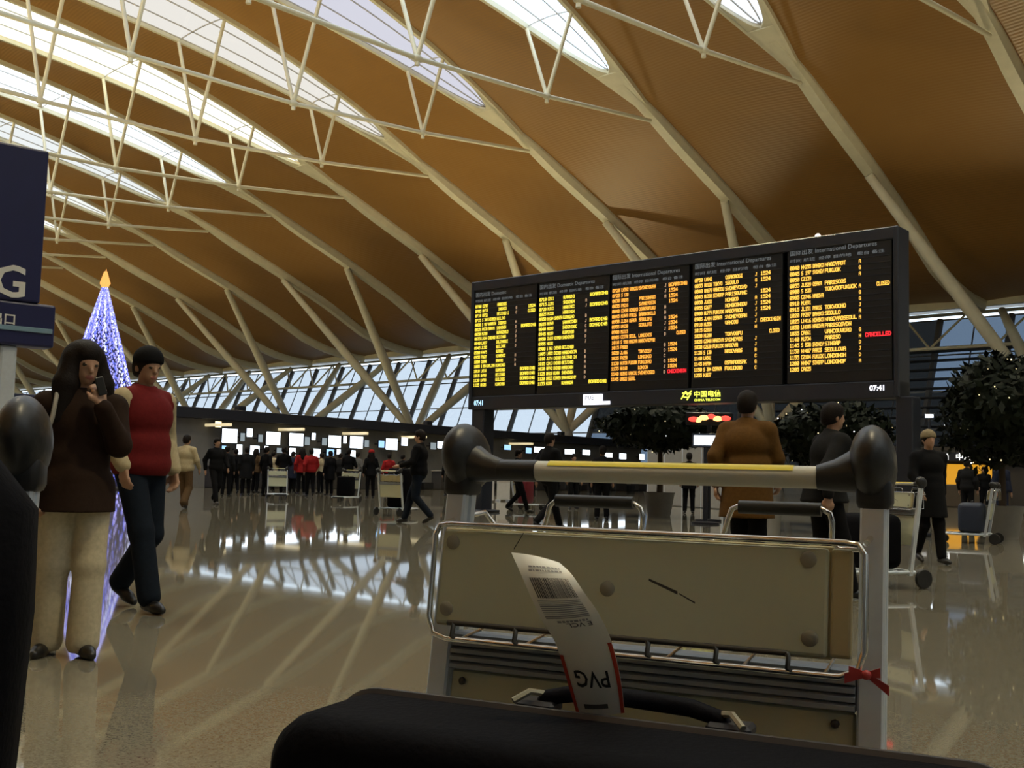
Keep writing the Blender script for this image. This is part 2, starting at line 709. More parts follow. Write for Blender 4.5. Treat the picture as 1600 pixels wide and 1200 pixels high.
# --- slanted glazed facade
fac = struct(empty('window_1', W(76.0, 70, 0), HALL_ROT))
H_BOT, H_TOP, LEAN = 2.2, 13.5, 5.55
M_MULL = mat('dark_mullion', (0.16, 0.17, 0.19), 0.5)
M_MULL_L = mat('grey_transom', (0.30, 0.31, 0.32), 0.5)
mu = MB()
mu.tube([(0, 0, H_BOT - 2.2), (LEAN, 0, H_TOP)], 0.27, 6)
mume = mu.mesh('mullion', True)
mume.materials.append(M_MULL)
mu = MB()
mu.tube([(0.05, 0, H_BOT - 2.2), (LEAN + 0.05, 0, H_TOP)], 0.06, 6)
mume2 = mu.mesh('thin_mullion', True)
mume2.materials.append(M_MULL)
NROW = 4
pane_meshes = []
for r_ in range(NROW):
    z0 = H_BOT + (H_TOP - H_BOT) * r_ / NROW
    z1 = H_BOT + (H_TOP - H_BOT) * (r_ + 1) / NROW - 0.06
    x0 = LEAN * z0 / H_TOP + 0.12
    x1 = LEAN * z1 / H_TOP + 0.12
    pb = MB()
    pb.add([(x0, 0.06, z0), (x0, 5.14, z0), (x1, 5.14, z1), (x1, 0.06, z1), (x0 + .03, 0.06, z0), (x0 + .03, 5.14, z0), (x1 + .03, 5.14, z1), (x1 + .03, 0.06, z1)],
           [(0, 1, 2, 3), (7, 6, 5, 4), (0, 4, 5, 1), (1, 5, 6, 2), (2, 6, 7, 3), (3, 7, 4, 0)])
    pr = []
    for gm in (glass('facade_glass', (0.60, 0.60, 0.61), 0.05), glass('tinted_facade_glass', (0.085, 0.085, 0.085), 0.06), glass('grey_facade_glass', (0.26, 0.29, 0.33), 0.06)):
        me = pb.mesh('pane')
        me.materials.append(gm)
        pr.append(me)
    pane_meshes.append(pr)
bb = -36.0
while bb < 200:
    link('mullion', mume, None, fac, (0, bb - 70, 0))
    link('thin_mullion', mume2, None, fac, (0, bb - 70 + 2.6, 0))
    for ri, pr in enumerate(pane_meshes):
        clear = bb > 60
        gi = 0 if clear else (2 if (ri >= 2 and 20 < bb < 30) or (ri == 0 and bb > 50) else 1)
        link('pane', pr[gi], None, fac, (0, bb - 70, 0))
    bb += 5.2
tr = MB()
for r_ in range(NROW + 1):
    z0 = H_BOT + (H_TOP - H_BOT) * r_ / NROW
    me_ = MB()
    me_.box((LEAN * z0 / H_TOP, (-36 + 204) / 2 - 70, z0 - 0.03), (0.1, 240, 0.11))
    part('transom', me_, M_MULL_L, fac)
low = MB()
low.box((0.2, (-36 + 204) / 2 - 70, 1.1), (0.3, 240, 2.2))
part('sill_wall', low, mat('grey_sill_wall', (0.32, 0.33, 0.31), 0.6), fac)
# horizontal louvre blades on the near right stretch of the facade
lv = MB()
lv.box((0, 0, 0), (0.35, 30, 0.07), Matrix.Rotation(radians(20), 3, 'Y'))
lvme = lv.mesh('louvre_blade')
lvme.materials.append(mat('dark_louvre', (0.07, 0.08, 0.10), 0.5))
for i in range(12):
    z0 = 3.0 + i * 0.72
    link('louvre_blade', lvme, None, fac, (LEAN * z0 / H_TOP - 0.35, 29 - 70, z0))

# closing walls out of view
wb = MB()
wb.box((0, 0, 7), (0.4, 260, 14))
wall_back = struct(part('wall_back', wb, M_WALLG, loc=W(-38.5, 80, 0), rz=HALL_ROT))
for yb in (-85, -55, -25, 5, 40):  # added floodlights, out of view, to light the roof evenly from behind
    mb = MB()
    mb.rbox((0.6, yb, 6.0), (0.9, 1.2, 0.5), 0.05, 2)
    part('floodlight_housing', mb, M_DARK, wall_back)
    ld = bpy.data.lights.new('floodlight', 'AREA')
    ld.energy = ADDED_BACK_POWER / 5 * (0.75 if yb < -50 else 1.15)
    ld.color = WARM
    ld.shape = 'RECTANGLE'
    ld.size, ld.size_y = 1.0, 0.6
    ld.spread = radians(80)
    lo = bpy.data.objects.new('floodlight', ld)
    COL.objects.link(lo)
    lo.parent = wall_back
    lo.location = (1.1, yb, 6.5)
    lo.rotation_euler = Vector((1.0, 0.25, 0.72)).to_track_quat('-Z', 'Y').to_euler()
wb = MB()
wb.box((0, 0, 13.5), (120, 0.4, 27))
struct(part('wall_right', wb, M_WALLG, loc=W(22, -38, 0), rz=HALL_ROT))
wb = MB()
wb.box((0, 0, 13.5), (125, 0.4, 27))
struct(part('wall_left', wb, M_CONC, loc=W(22, 206, 0), rz=HALL_ROT))

# --- tree-like roof columns
TIPS = [(36.66 + 18 * i) for i in range(-2, 8)]
TIP_A, TIP_Z, J_A, J_Z = 65.07, EYE + 3.45, 54.63, EYE + 16.85
ORD = ['first', 'second', 'third', 'fourth', 'fifth', 'sixth', 'seventh', 'eighth', 'ninth', 'tenth', 'eleventh', 'twelfth', 'thirteenth', 'fourteenth', 'fifteenth', 'sixteenth', 'seventeenth', 'eighteenth']
for i, tb in enumerate(TIPS):
    c = empty('roof_column', W(TIP_A, tb, 0), HALL_ROT)
    tag(c, 'cream forked roof column with slanting struts, %s from the right' % ORD[i], 'column', 'forked roof columns')
    n_even = B0 + DB * (1 + 2 * (i - 2))
    base = Vector((0, 0, TIP_Z))
    tops = [(J_A - TIP_A, n_even - tb, J_Z - 0.2), (J_A - TIP_A, n_even + DB - tb, J_Z - 0.2),
            (75.2 - TIP_A, n_even - tb + 0.2, EYE + 11.9), (75.2 - TIP_A, n_even + DB - tb, EYE + 11.9)]
    for q in tops:
        mb = MB()
        q = Vector(q)
        mb.tube([base, base.lerp(q, 0.5), q], [0.30, 0.40, 0.26], 10)
        part('strut', mb, M_STEEL_W, c, True)
    mb = MB()
    mb.lathe([(0.9, 0), (0.75, 0.4), (0.5, TIP_Z - 0.3), (0.36, TIP_Z + 0.15)], n=14)
    part('pedestal', mb, M_CONC, c, True)
    mb = MB()
    mb.rbox((-0.9, 0.0, TIP_Z - 0.5), (0.5, 0.6, 0.35), 0.05, 2)
    part('uplight_housing', mb, M_DARK, c)
    ld = bpy.data.lights.new('uplight', 'SPOT')
    ld.energy = UP_POWER
    ld.color = WARM
    ld.spot_size = radians(75)
    ld.spot_blend = 1.0
    ld.shadow_soft_size = 0.35
    lo = bpy.data.objects.new('uplight', ld)
    COL.objects.link(lo)
    lo.parent = c
    lo.location = (-1.6, 0, TIP_Z - 0.25)
    lo.rotation_euler = Vector((-1.7, 0, 1)).to_track_quat('-Z', 'Y').to_euler()

# --- check-in island: back wall with dark fascia, canopy fins, screens, desks
P0, P1 = W(26.2, 45.8), W(68.0, 49.6)
WD = (P1 - P0).normalized()
WN = Vector((WD.y, -WD.x, 0))       # towards the camera
if WN.dot(P0) > 0:
    WN = -WN
WL = (P1 - P0).length
WROT = math.atan2(WD.y, WD.x)
S_L, S_R = -16.0, WL
isl = struct(empty('wall_check_in', P0, WROT))
mb = MB()
mb.box(((S_L + S_R) / 2, 0.6, 1.65), (S_R - S_L, 1.2, 3.3))
part('wall_body', mb, M_WALLG, isl)
mb = MB()
mb.rbox(((S_L + S_R) / 2, 0.35, 3.48), (S_R - S_L + 0.3, 1.9, 0.52), 0.04, 2)
part('fascia', mb, M_DARK, isl)

# canopy fins with a lit underside, standing out of the wall
def wall_pt(px, py, off):
    """point where the view through a pixel meets the plane off metres in front of the island wall"""
    return on_plane(px, py, P0 + WN * off, WN)


def wl(p):
    d = p - P0
    return Vector((d.dot(WD), -d.dot(WN), p.z))


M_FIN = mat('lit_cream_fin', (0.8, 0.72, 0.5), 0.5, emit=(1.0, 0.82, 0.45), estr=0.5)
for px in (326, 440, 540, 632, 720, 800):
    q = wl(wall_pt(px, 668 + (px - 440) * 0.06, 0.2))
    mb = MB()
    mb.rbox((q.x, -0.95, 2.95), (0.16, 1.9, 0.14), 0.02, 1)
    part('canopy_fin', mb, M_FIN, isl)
# lamps on top of the island washing the roof
for sx in (-10, 4, 18, 32):
    mb = MB()
    mb.rbox((sx, 0.6, 3.9), (0.5, 0.35, 0.3), 0.05, 2)
    part('floodlight_housing', mb, M_DARK, isl)
    ld = bpy.data.lights.new('floodlight', 'SPOT')
    ld.energy = FLOOD_POWER
    ld.color = WARM
    ld.spot_size = radians(110)
    ld.spot_blend = 1.0
    ld.shadow_soft_size = 0.3
    lo = bpy.data.objects.new('floodlight', ld)
    COL.objects.link(lo)
    lo.parent = isl
    lo.location = (sx, 0.6, 4.15)
    lo.rotation_euler = Vector((-0.25, -0.1, 1)).to_track_quat('-Z', 'Y').to_euler()

M_SCREEN = emitter('white_screen_glow', (0.80, 0.90, 1.0), 2.6)
M_SCREEN_B = emitter('blue_screen_glow', (0.35, 0.62, 1.0), 1.1)
M_SCREEN_Y = emitter('yellow_screen_glow', (1.0, 0.85, 0.45), 2.2)
M_SCREEN_D = emitter('dim_screen_glow', (0.35, 0.42, 0.45), 0.6)
M_RED_GLOW = emitter('red_sign_glow', (1.0, 0.06, 0.04), 1.6)
# (px, py, width px, height px, material, description)
SCREENS = [
    (341, 663, 10, 9, 'Y', 'small yellow-lit sign high at the left end of the check-in counters'),
    (359, 681, 25, 22, 'W', 'large white check-in screen nearest the left end of the counters'),
    (379, 683, 7, 13, 'D', 'narrow dim screen right of the leftmost large check-in screen'),
    (390, 676, 9, 13, 'W', 'narrow bright white sign between the first and second large screens'),
    (407, 685, 7, 12, 'D', 'narrow dim screen left of the second large check-in screen'),
    (427, 685, 23, 20, 'W', 'second large white check-in screen from the left'),
    (463, 687, 23, 20, 'W', 'third large white check-in screen from the left'),
    (480, 689, 8, 13, 'D', 'narrow dim screen right of the third large check-in screen'),
    (490, 682, 6, 11, 'W', 'tiny bright sign between the third and fourth large screens'),
    (507, 690, 8, 12, 'D', 'narrow dim screen left of the fourth large check-in screen'),
    (523, 690, 20, 19, 'W', 'fourth large white check-in screen from the left'),
    (539, 687, 5, 12, 'W', 'small bright sign touching the fifth large screen'),
    (557, 691, 21, 19, 'W', 'fifth large white check-in screen from the left'),
    (573, 693, 7, 11, 'D', 'narrow dim screen right of the fifth large check-in screen'),
    (596, 694, 9, 11, 'B', 'bluish narrow screen left of the sixth large check-in screen'),
    (612, 694, 19, 18, 'W', 'sixth large white check-in screen from the left'),
    (632, 690, 10, 13, 'W', 'bright sign half hidden behind the traveller pushing a trolley'),
    (350, 701, 7, 9, 'B', 'small blue desk screen under the leftmost large screen'),
    (374, 702, 9, 15, 'W', 'small white desk screen left of the second large screen'),
    (398, 704, 15, 15, 'W', 'white desk screen under the second large check-in screen'),
    (416, 702, 6, 10, 'W', 'small white desk light under the second large check-in screen'),
    (439, 704, 14, 8, 'D', 'wide dim desk display under the third large screen'),
    (457, 706, 10, 12, 'W', 'white desk screen under the third large check-in screen'),
    (495, 708, 12, 14, 'W', 'white desk screen beside the person in red'),
    (516, 707, 12, 10, 'B', 'blue desk screen under the fourth large check-in screen'),
    (529, 706, 6, 8, 'W', 'tiny white desk light under the fourth large screen'),
    (550, 710, 11, 13, 'W', 'white desk screen under the fifth large check-in screen'),
    (677, 697, 9, 11, 'D', 'dim screen left of the trolley grip'),
    (688, 695, 9, 11, 'W', 'white screen just left of the trolley grip'),
    (793, 699, 11, 8, 'B', 'small blue screen seen just right of the trolley grip'),
    (826, 704, 9, 9, 'B', 'blue screen left of the wide bright far counter screen'),
    (845, 703, 22, 9, 'W', 'wide bright far counter screen above the walking traveller'),
    (890, 706, 16, 8, 'W', 'bright far counter screen left of the round dark tree'),
    (916, 707, 12, 8, 'W', 'white far counter screen near the round dark tree'),
    (950, 711, 14, 7, 'W', 'white far counter screen under the round dark tree'),
    (973, 713, 11, 9, 'W', 'white far counter screen right of the dark tree trunk'),
    (1003, 714, 8, 9, 'W', 'white far counter screen at the right end of the row'),
]
SM = {'W': M_SCREEN, 'B': M_SCREEN_B, 'Y': M_SCREEN_Y, 'D': M_SCREEN_D}
for (px, py, wpx, hpx, k, lab) in SCREENS:
    q = wl(wall_pt(px, py, 0.55))
    d = (wall_pt(px, py, 0.55) - Vector((0, 0, EYE))).length
    # size on the wall plane
    q0, q1 = wl(wall_pt(px - wpx / 2, py, 0.55)), wl(wall_pt(px + wpx / 2, py, 0.55))
    w_, h_ = min(abs(q1.x - q0.x) * 0.94, 1.5), hpx * 0.95 * d / FPX
    r = empty('check_in_screen', P0 + WD * q.x + WN * 0.55 + Vector((0, 0, q.z - h_ / 2)), WROT)
    tag(r, lab, 'screen', 'screens over the check-in counters')
    mb = MB()
    mb.rbox((0, 0.05, h_ / 2), (w_ + 0.03, 0.1, h_ + 0.03), 0.01, 1)
    part('casing', mb, M_DARK, r)
    mb = MB()
    mb.box((0, -0.006, h_ / 2), (w_, 0.012, h_))
    part('display', mb, SM[k], r)
    mb = MB()
    mb.box((0, 0.31, h_ / 2), (0.06, 0.42, 0.06))
    part('bracket', mb, M_DARK, r)

# check-in desks along the wall
M_DESK = mat('dark_desk_laminate', (0.05, 0.045, 0.04), 0.5)
M_DESK_T = mat('steel_desk_top', (0.35, 0.34, 0.32), 0.35, 0.6)
for i in range(13):
    s_ = 1.0 + i * 3.1
    r = empty('check_in_desk', P0 + WD * s_ + WN * 2.2, WROT)
    tag(r, 'dark check-in desk with steel top, %s from the left along the counter row' % ORD[i], 'desk', 'check-in desks')
    mb = MB()
    mb.rbox((0, 0, 0.5), (1.5, 0.7, 1.0), 0.03, 1)
    part('body', mb, M_DESK, r)
    mb = MB()
    mb.rbox((0, -0.1, 1.05), (1.6, 0.95, 0.07), 0.02, 1)
    part('desk_top', mb, M_DESK_T, r)
    mb = MB()
    mb.rbox((1.3, 0.2, 0.2), (0.75, 1.3, 0.4), 0.03, 1)
    part('baggage_belt', mb, M_RUBBER, r)

# ================================================================== PEOPLE
def smin(a, b, k):
    h = np.clip(0.5 + 0.5 * (b - a) / k, 0, 1)
    return b * (1 - h) + a * h - k * h * (1 - h)


def prim_d(P, pr):
    if pr[0] == 'c':
        _, a, b, r1, r2 = pr[:5]
        a, b = np.array(a), np.array(b)
        ab = b - a
        t = np.clip(((P - a) @ ab) / max(1e-9, ab @ ab), 0, 1)
        return np.linalg.norm(P - a - t[..., None] * ab, axis=-1) - (r1 + (r2 - r1) * t)
    _, c, r, R = pr[:4]
    Q = P - np.array(c)
    if R is not None:
        Q = Q @ np.array(R)
    r = np.array(r)
    k0 = np.linalg.norm(Q / r, axis=-1)
    k1 = np.linalg.norm(Q / (r * r), axis=-1)
    return k0 * (k0 - 1) / np.maximum(k1, 1e-9)


def prim_bb(pr):
    if pr[0] == 'c':
        a, b = np.array(pr[1]), np.array(pr[2])
        r = max(pr[3], pr[4])
        return np.minimum(a, b) - r, np.maximum(a, b) + r
    c = np.array(pr[1])
    r = max(pr[2]) if pr[3] is not None else np.array(pr[2])
    return c - r, c + r


def sdf_mesh(name, prims, vox, k=0.03, cuts=(), mats=None):
    """one closed surface round a set of tapered limbs; a prim's last entry is its material slot"""
    bbs = [prim_bb(p) for p in prims]
    lo = np.min([b[0] for b in bbs], axis=0) - 3 * vox
    hi = np.max([b[1] for b in bbs], axis=0) + 3 * vox
    n = np.ceil((hi - lo) / vox).astype(int) + 1
    ax = [lo[i] + vox * np.arange(n[i]) for i in range(3)]
    F = np.full(n, 0.3)
    for p, (b0, b1) in zip(prims, bbs):
        m = k + 2 * vox
        i0 = np.maximum(0, np.floor((b0 - m - lo) / vox).astype(int))
        i1 = np.minimum(n, np.ceil((b1 + m - lo) / vox).astype(int) + 1)
        sl = tuple(slice(i0[j], i1[j]) for j in range(3))
        G = np.stack(np.meshgrid(ax[0][sl[0]], ax[1][sl[1]], ax[2][sl[2]], indexing='ij'), -1)
        F[sl] = smin(F[sl], prim_d(G, p), k)
    if cuts:
        G = np.stack(np.meshgrid(*ax, indexing='ij'), -1)
        for (c, nn) in cuts:
            F = np.maximum(F, (G - np.array(c)) @ np.array(nn))
    S = F < 0
    # surface nets
    c8 = [S[i:n[0] - 1 + i, j:n[1] - 1 + j, l:n[2] - 1 + l] for i in (0, 1) for j in (0, 1) for l in (0, 1)]
    cnt = sum(x.astype(int) for x in c8)
    cells = np.argwhere((cnt > 0) & (cnt < 8))
    if len(cells) == 0:
        return None
    idx = -np.ones(n - 1, int)
    idx[tuple(cells.T)] = np.arange(len(cells))
    acc = np.zeros((len(cells), 3))
    num = np.zeros(len(cells))
    offs = [(i, j, l) for i in (0, 1) for j in (0, 1) for l in (0, 1)]
    for u in offs:
        for d in range(3):
            if u[d] == 0:
                v = list(u)
                v[d] = 1
                A = cells + np.array(u)
                B = cells + np.array(v)
                fa, fb = F[tuple(A.T)], F[tuple(B.T)]
                m = (fa < 0) != (fb < 0)
                t = np.where(m, fa / np.where(m, fa - fb, 1), 0)
                pt = A + (B - A) * t[:, None]
                acc[m] += pt[m]
                num[m] += 1
    V = lo + vox * acc / num[:, None]
    faces = []
    for d in range(3):
        e1, e2 = (d + 1) % 3, (d + 2) % 3
        a = S[tuple(slice(0, n[i] - 1) if i == d else slice(0, n[i]) for i in range(3))]
        b = S[tuple(slice(1, n[i]) if i == d else slice(0, n[i]) for i in range(3))]
        E = np.argwhere(a != b)
        E = E[(E[:, e1] > 0) & (E[:, e2] > 0) & (E[:, e1] < n[e1] - 1) & (E[:, e2] < n[e2] - 1)]
        flip = a[tuple(E.T)]
        q = []
        for (s1, s2) in ((1, 1), (0, 1), (0, 0), (1, 0)):
            C = E.copy()
            C[:, e1] -= s1
            C[:, e2] -= s2
            q.append(idx[tuple(C.T)])
        q = np.stack(q, 1)
        q[~flip] = q[~flip][:, ::-1]
        faces.append(q)
    Q = np.concatenate(faces)
    Q = Q[(Q >= 0).all(1)]
    me = bpy.data.meshes.new(name)
    me.from_pydata(V.tolist(), [], Q.tolist())
    me.polygons.foreach_set('use_smooth', [True] * len(me.polygons))
    if mats:
        for m_ in mats:
            me.materials.append(m_)
        if len(mats) > 1:
            cen = V[Q].mean(1)
            best = np.full(len(cen), 9.0)
            mi = np.zeros(len(cen), int)
            for p in prims:
                dd = prim_d(cen, p)
                s_ = dd < best - (0.004 if p[-1] else 0) + (0.0045 if p[-1] else 0)
                best = np.where(s_, dd, best)
                mi = np.where(s_, p[-1], mi)
            me.polygons.foreach_set('material_index', mi.tolist())
    me.update()
    return me


SKIN = mat('skin', (0.40, 0.23, 0.15), 0.5, noise=0.08)
EYE_M = mat('eye_dark', (0.02, 0.015, 0.012), 0.25, noise=0)
LIP = mat('lip', (0.36, 0.13, 0.11), 0.5, noise=0)
HAIR = mat('black_hair', (0.010, 0.007, 0.006), 0.6, noise=0.3, scale=90, bump=0.3, spec=0.12)


def V3(*a):
    return np.array(a, float)


def base_pose():
    return dict(hipL=V3(-.09, 0, .92), hipR=V3(.09, 0, .92), kneeL=V3(-.10, .02, .50), kneeR=V3(.10, .02, .50),
                ankL=V3(-.11, -.02, .09), ankR=V3(.11, -.02, .09), toeL=V3(-.2, 1, 0), toeR=V3(.2, 1, 0),
                shL=V3(-.178, 0, 1.375), shR=V3(.178, 0, 1.375), elL=V3(-.25, -.03, 1.13), elR=V3(.25, -.03, 1.13),
                wrL=V3(-.25, .06, .89), wrR=V3(.25, .06, .89), hdL=V3(0, .15, -1), hdR=V3(0, .15, -1),
                pnL=V3(1, 0, 0), pnR=V3(-1, 0, 0), yaw=0.0, nod=0.0, lean=0.0)


def walk_pose(s=1, swing=1.0):
    p = base_pose()
    a, b = ('L', 'R') if s > 0 else ('R', 'L')
    sx = -1 if a == 'L' else 1
    p['knee' + a] = V3(sx * .09, .17 * swing, .52)
    p['ank' + a] = V3(sx * .09, .30 * swing, .10)
    p['knee' + b] = V3(-sx * .09, .03, .49)
    p['ank' + b] = V3(-sx * .09, -.30 * swing, .16)
    p['toe' + b] = V3(0, 1, -.45)
    p['el' + a] = V3(sx * .25, -.14, 1.15)
    p['wr' + a] = V3(sx * .25, -.10, .90)
    p['el' + b] = V3(-sx * .25, .06, 1.14)
    p['wr' + b] = V3(-sx * .22, .22, .96)
    return p


def push_pose(s=1):
    p = walk_pose(s, 0.9)
    for c, sx in (('L', -1), ('R', 1)):
        p['el' + c] = V3(sx * .25, .06, 1.13)
        p['wr' + c] = V3(sx * .20, .30, 1.06)
        p['hd' + c] = V3(0, 1, -.2)
        p['pn' + c] = V3(0, -.3, -1)
    return p


def unit(v):
    return v / max(1e-9, np.linalg.norm(v))


def hand_prims(w, d, nrm, side, curl=0.5):
    d = unit(d)
    nrm = unit(nrm - d * (nrm @ d))
    s = np.cross(d, nrm) * side          # towards the thumb side
    out = []
    for i in range(4):
        k = w + d * (.088 - .004 * abs(i - 1.3)) + s * (.030 - .020 * i)
        out.append(('c', w + s * (.014 - .010 * i), k, .013, .0115, 0))
        L = (.036, .042, .039, .030)[i]
        d1 = unit(d * cos(curl) + nrm * sin(curl))
        k1 = k + d1 * L
        d2 = unit(d * cos(curl * 2.2) + nrm * sin(curl * 2.2))
        out.append(('c', k, k1, .0105, .0095, 0))
        out.append(('c', k1, k1 + d2 * L * .9, .0095, .0075, 0))
    t0 = w + d * .022 + s * .02
    t1 = t0 + unit(d * .7 + s * .7 + nrm * .3) * .045
    out.append(('c', t0, t1, .014, .0115, 0))
    out.append(('c', t1, t1 + unit(d * .95 + s * .2 + nrm * .4) * .034, .011, .0085, 0))
    return out


def head_frame(p):
    c, s = cos(p['yaw']), sin(p['yaw'])
    Rz = np.array([[c, -s, 0], [s, c, 0], [0, 0, 1]])
    c, s = cos(-p['nod']), sin(-p['nod'])
    Rx = np.array([[1, 0, 0], [0, c, -s], [0, s, c]])
    R = Rz @ Rx
    o = V3(0, .0, 1.475) + V3(0, sin(p['lean']) * .5, 0)
    return R, o


def person(name, label, cat, loc, rz, height, pose, look, vox=0.012, group=None):
    """look: top, legs, shoes, hair, skin materials; coat = hem height; flare; hat"""
    p = pose
    sc = height / 1.735
    ln = p['lean']

    def bend(v):
        v = np.array(v, float)
        if v[2] > .95 and ln:
            dz = v[2] - .95
            return V3(v[0], v[1] + sin(ln) * dz, .95 + cos(ln) * dz)
        return v
    root = empty(name, loc, rz)
    root.scale = (sc, sc, sc)
    tag(root, label, cat, group)
    R, ho = head_frame(p)
    ho = bend(V3(0, 0, 1.475))

    def hd(x, y, z):
        return ho + R @ V3(x, y, z)
    ch, wa, pe = bend((0, 0, 1.27)), bend((0, .005, 1.08)), V3(0, 0, .95)
    skm = look.get('skin', SKIN)
    shl, shr = bend(p['shL']), bend(p['shR'])
    B = [('e', ch, (.150, .095, .19), None, 0), ('e', wa, (.128, .088, .15), None, 0), ('e', pe, (.145, .095, .12), None, 0),
         ('c', shl, shr, .055, .055, 0), ('c', bend((0, -.01, 1.38)), ho + R @ V3(0, .0, .06), .058, .050, 0)]
    # head
    B += [('e', hd(0, .005, .150), (.074, .092, .098), R, 0), ('e', hd(0, .030, .085), (.056, .062, .068), R, 0), ('c', hd(0, .055, .045), hd(0, .066, .045), .024, .020, 0),
          ('c', hd(0, .092, .135), hd(0, .108, .100), .010, .013, 0), ('e', hd(-.076, -.005, .118), (.010, .018, .030), R, 0), ('e', hd(.076, -.005, .118), (.010, .018, .030), R, 0)]
    if vox < 0.011:
        B += [('e', hd(-.031, .084, .133), (.0115, .010, .0055), R, 1), ('e', hd(.031, .084, .133), (.0115, .010, .0055), R, 1), ('e', hd(0, .090, .066), (.022, .009, .0075), R, 2)]
    arms, legs = {}, {}
    for c, sx in (('L', -1), ('R', 1)):
        sh, el, wr = bend(p['sh' + c]), bend(p['el' + c]), bend(p['wr' + c])
        arms[c] = (sh, el, wr)
        B += [('c', sh, el, .050, .040, 0), ('c', el, wr, .040, .026, 0)]
        hip, kn, an = p['hip' + c], p['knee' + c], p['ank' + c]
        legs[c] = (hip, kn, an)
        B += [('c', hip, kn, .078, .052, 0), ('c', kn, an, .050, .034, 0)]
        td = unit(p['toe' + c])
        B += [('c', an + V3(0, 0, -.045), an + td * .10 + V3(0, 0, -.058), .026, .022, 0)]
    HB = []
    for c, sx in (('L', -1), ('R', 1)):
        if vox < 0.02:
            HB += hand_prims(arms[c][2], p['hd' + c], p['pn' + c], -sx if p.get('thumb', 1) > 0 else sx, p.get('curl', 0.5))
        else:
            d = unit(p['hd' + c])
            HB += [('c', arms[c][2], arms[c][2] + d * .09, .026, .03, 0), ('c', arms[c][2] + d * .09, arms[c][2] + d * .15, .026, .016, 0)]
    me = sdf_mesh('body', B + HB, vox, 0.014 if vox < .011 else 0.02, (), [skm, EYE_M, LIP])
    link('body', me, None, root)
    # trousers
    fl = look.get('flare', 0.0)
    T = [('e', pe + V3(0, 0, .02), (.168, .118, .13), None, 0), ('e', pe + V3(0, -.02, -.06), (.16, .118, .10), None, 0)]
    for c in 'LR':
        hip, kn, an = legs[c]
        T += [('c', hip, kn, .100, .076 + fl * .3, 0), ('c', kn, an + (an - kn) * look.get('drop', -0.02), .074 + fl * .3, .062 + fl, 0)]
    cuts = [(V3(0, 0, look.get('hemz', 0.035)), V3(0, 0, -1))]
    if look.get('skirt'):
        T = [('e', pe, (.17, .12, .13), None, 0), ('c', (0, 0, .9), (0, 0, .45), .15, .22, 0)]
    link('trousers', sdf_mesh('trousers', T, vox, 0.03, cuts, [look['legs']]), None, root)
    # top
    hem = look.get('coat', 0.86)
    fat = look.get('fat', 0.0)
    C = [('e', ch, (.178 + fat, .132 + fat, .19), None, 0), ('e', wa, (.168 + fat, .128 + fat, .17), None, 0), ('c', shl, bend((0, -.01, 1.405)), .066 + fat * .4, .085, 0), ('c', shr, bend((0, -.01, 1.405)), .066 + fat * .4, .085, 0),
         ('c', bend((0, -.01, 1.40)), bend((0, -.005, 1.47)), .085, .074, 0)]
    C += [('e', pe + V3(0, 0, .01), (.182 + fat, .135 + fat, .15), None, 0)]
    if hem < .85:
        C += [('c', (0, 0, .95), (0, 0, hem - .02), .155 + fat, .19 + fat, 0)]
        for c in 'LR':
            hip, kn, an = legs[c]
            C += [('c', hip, hip + (kn - hip) * min(1.0, (.92 - hem) / .42), .115, .12, 0)]
    sl = []
    for c in 'LR':
        sh, el, wr = arms[c]
        sl += [('c', sh, el, .070 + fat * .3, .064, 0), ('c', el, el + (wr - el) * .93, .064, .050, 0)]
    cuts = [(V3(0, 0, hem), V3(0, 0, -1)), (ho + V3(0, 0, .012), V3(0, .25, 1))]
    top = look['top']
    if look.get('sleeves') is None:
        me = sdf_mesh('coat', C + sl, vox, 0.03, cuts, [top])
        link('coat', me, None, root)
    else:
        link('vest', sdf_mesh('vest', C, vox, 0.03, cuts, [top]), None, root)
        for c, q in (('L', sl[:2]), ('R', sl[2:])):
            link('sleeve', sdf_mesh('sleeve', q, vox, 0.02, (), [look['sleeves']]), None, root)
    # shoes
    for c in 'LR':
        an, td = legs[c][2], unit(p['toe' + c])
        S_ = [('c', an + V3(0, 0, -.045) - td * .03, an + V3(0, 0, -.055) + td * .10, .040, .038, 0), ('c', an + V3(0, 0, -.06) + td * .08, an + V3(0, 0, -.065) + td * .15, .036, .026, 0)]
        link('shoe', sdf_mesh('shoe', S_, min(vox, .014), 0.02, (), [look['shoes']]), None, root)
    # hair / hat
    hm = look.get('hair', HAIR)
    Hh = [('e', hd(0, .006, .188), (.083, .094, .078), R, 0), ('e', hd(0, -.014, .158), (.087, .098, .106), R, 0), ('e', hd(0, -.045, .12), (.080, .065, .09), R, 0)]
    if look.get('long'):
        Ls = look['long']
        vol = look.get('volume', 0.0)
        Hh += [('e', hd(0, -.03, .15), (.098 + vol, .098, .112 + vol * .4), R, 0), ('e', hd(0, -.05, .08), (.105 + vol, .075, .13), R, 0), ('c', hd(0, -.06, .10), hd(0, -.085, -Ls), .09 + vol, .085 + vol, 0)]
        for sx in (-1, 1):
            Hh += [('c', hd(sx * .070, .005, .165), hd(sx * .098, .015, .02), .034 + vol * .5, .045 + vol, 0), ('c', hd(sx * .100, .015, .02), hd(sx * .125, .040, -Ls), .046 + vol, .030 + vol, 0)]
    cut = [] if look.get('long') else [(hd(0, 0, .075), R @ V3(0, 0.3, -1))]
    link('hair', sdf_mesh('hair', Hh, min(vox, .016), 0.02, cut, [hm]), None, root)
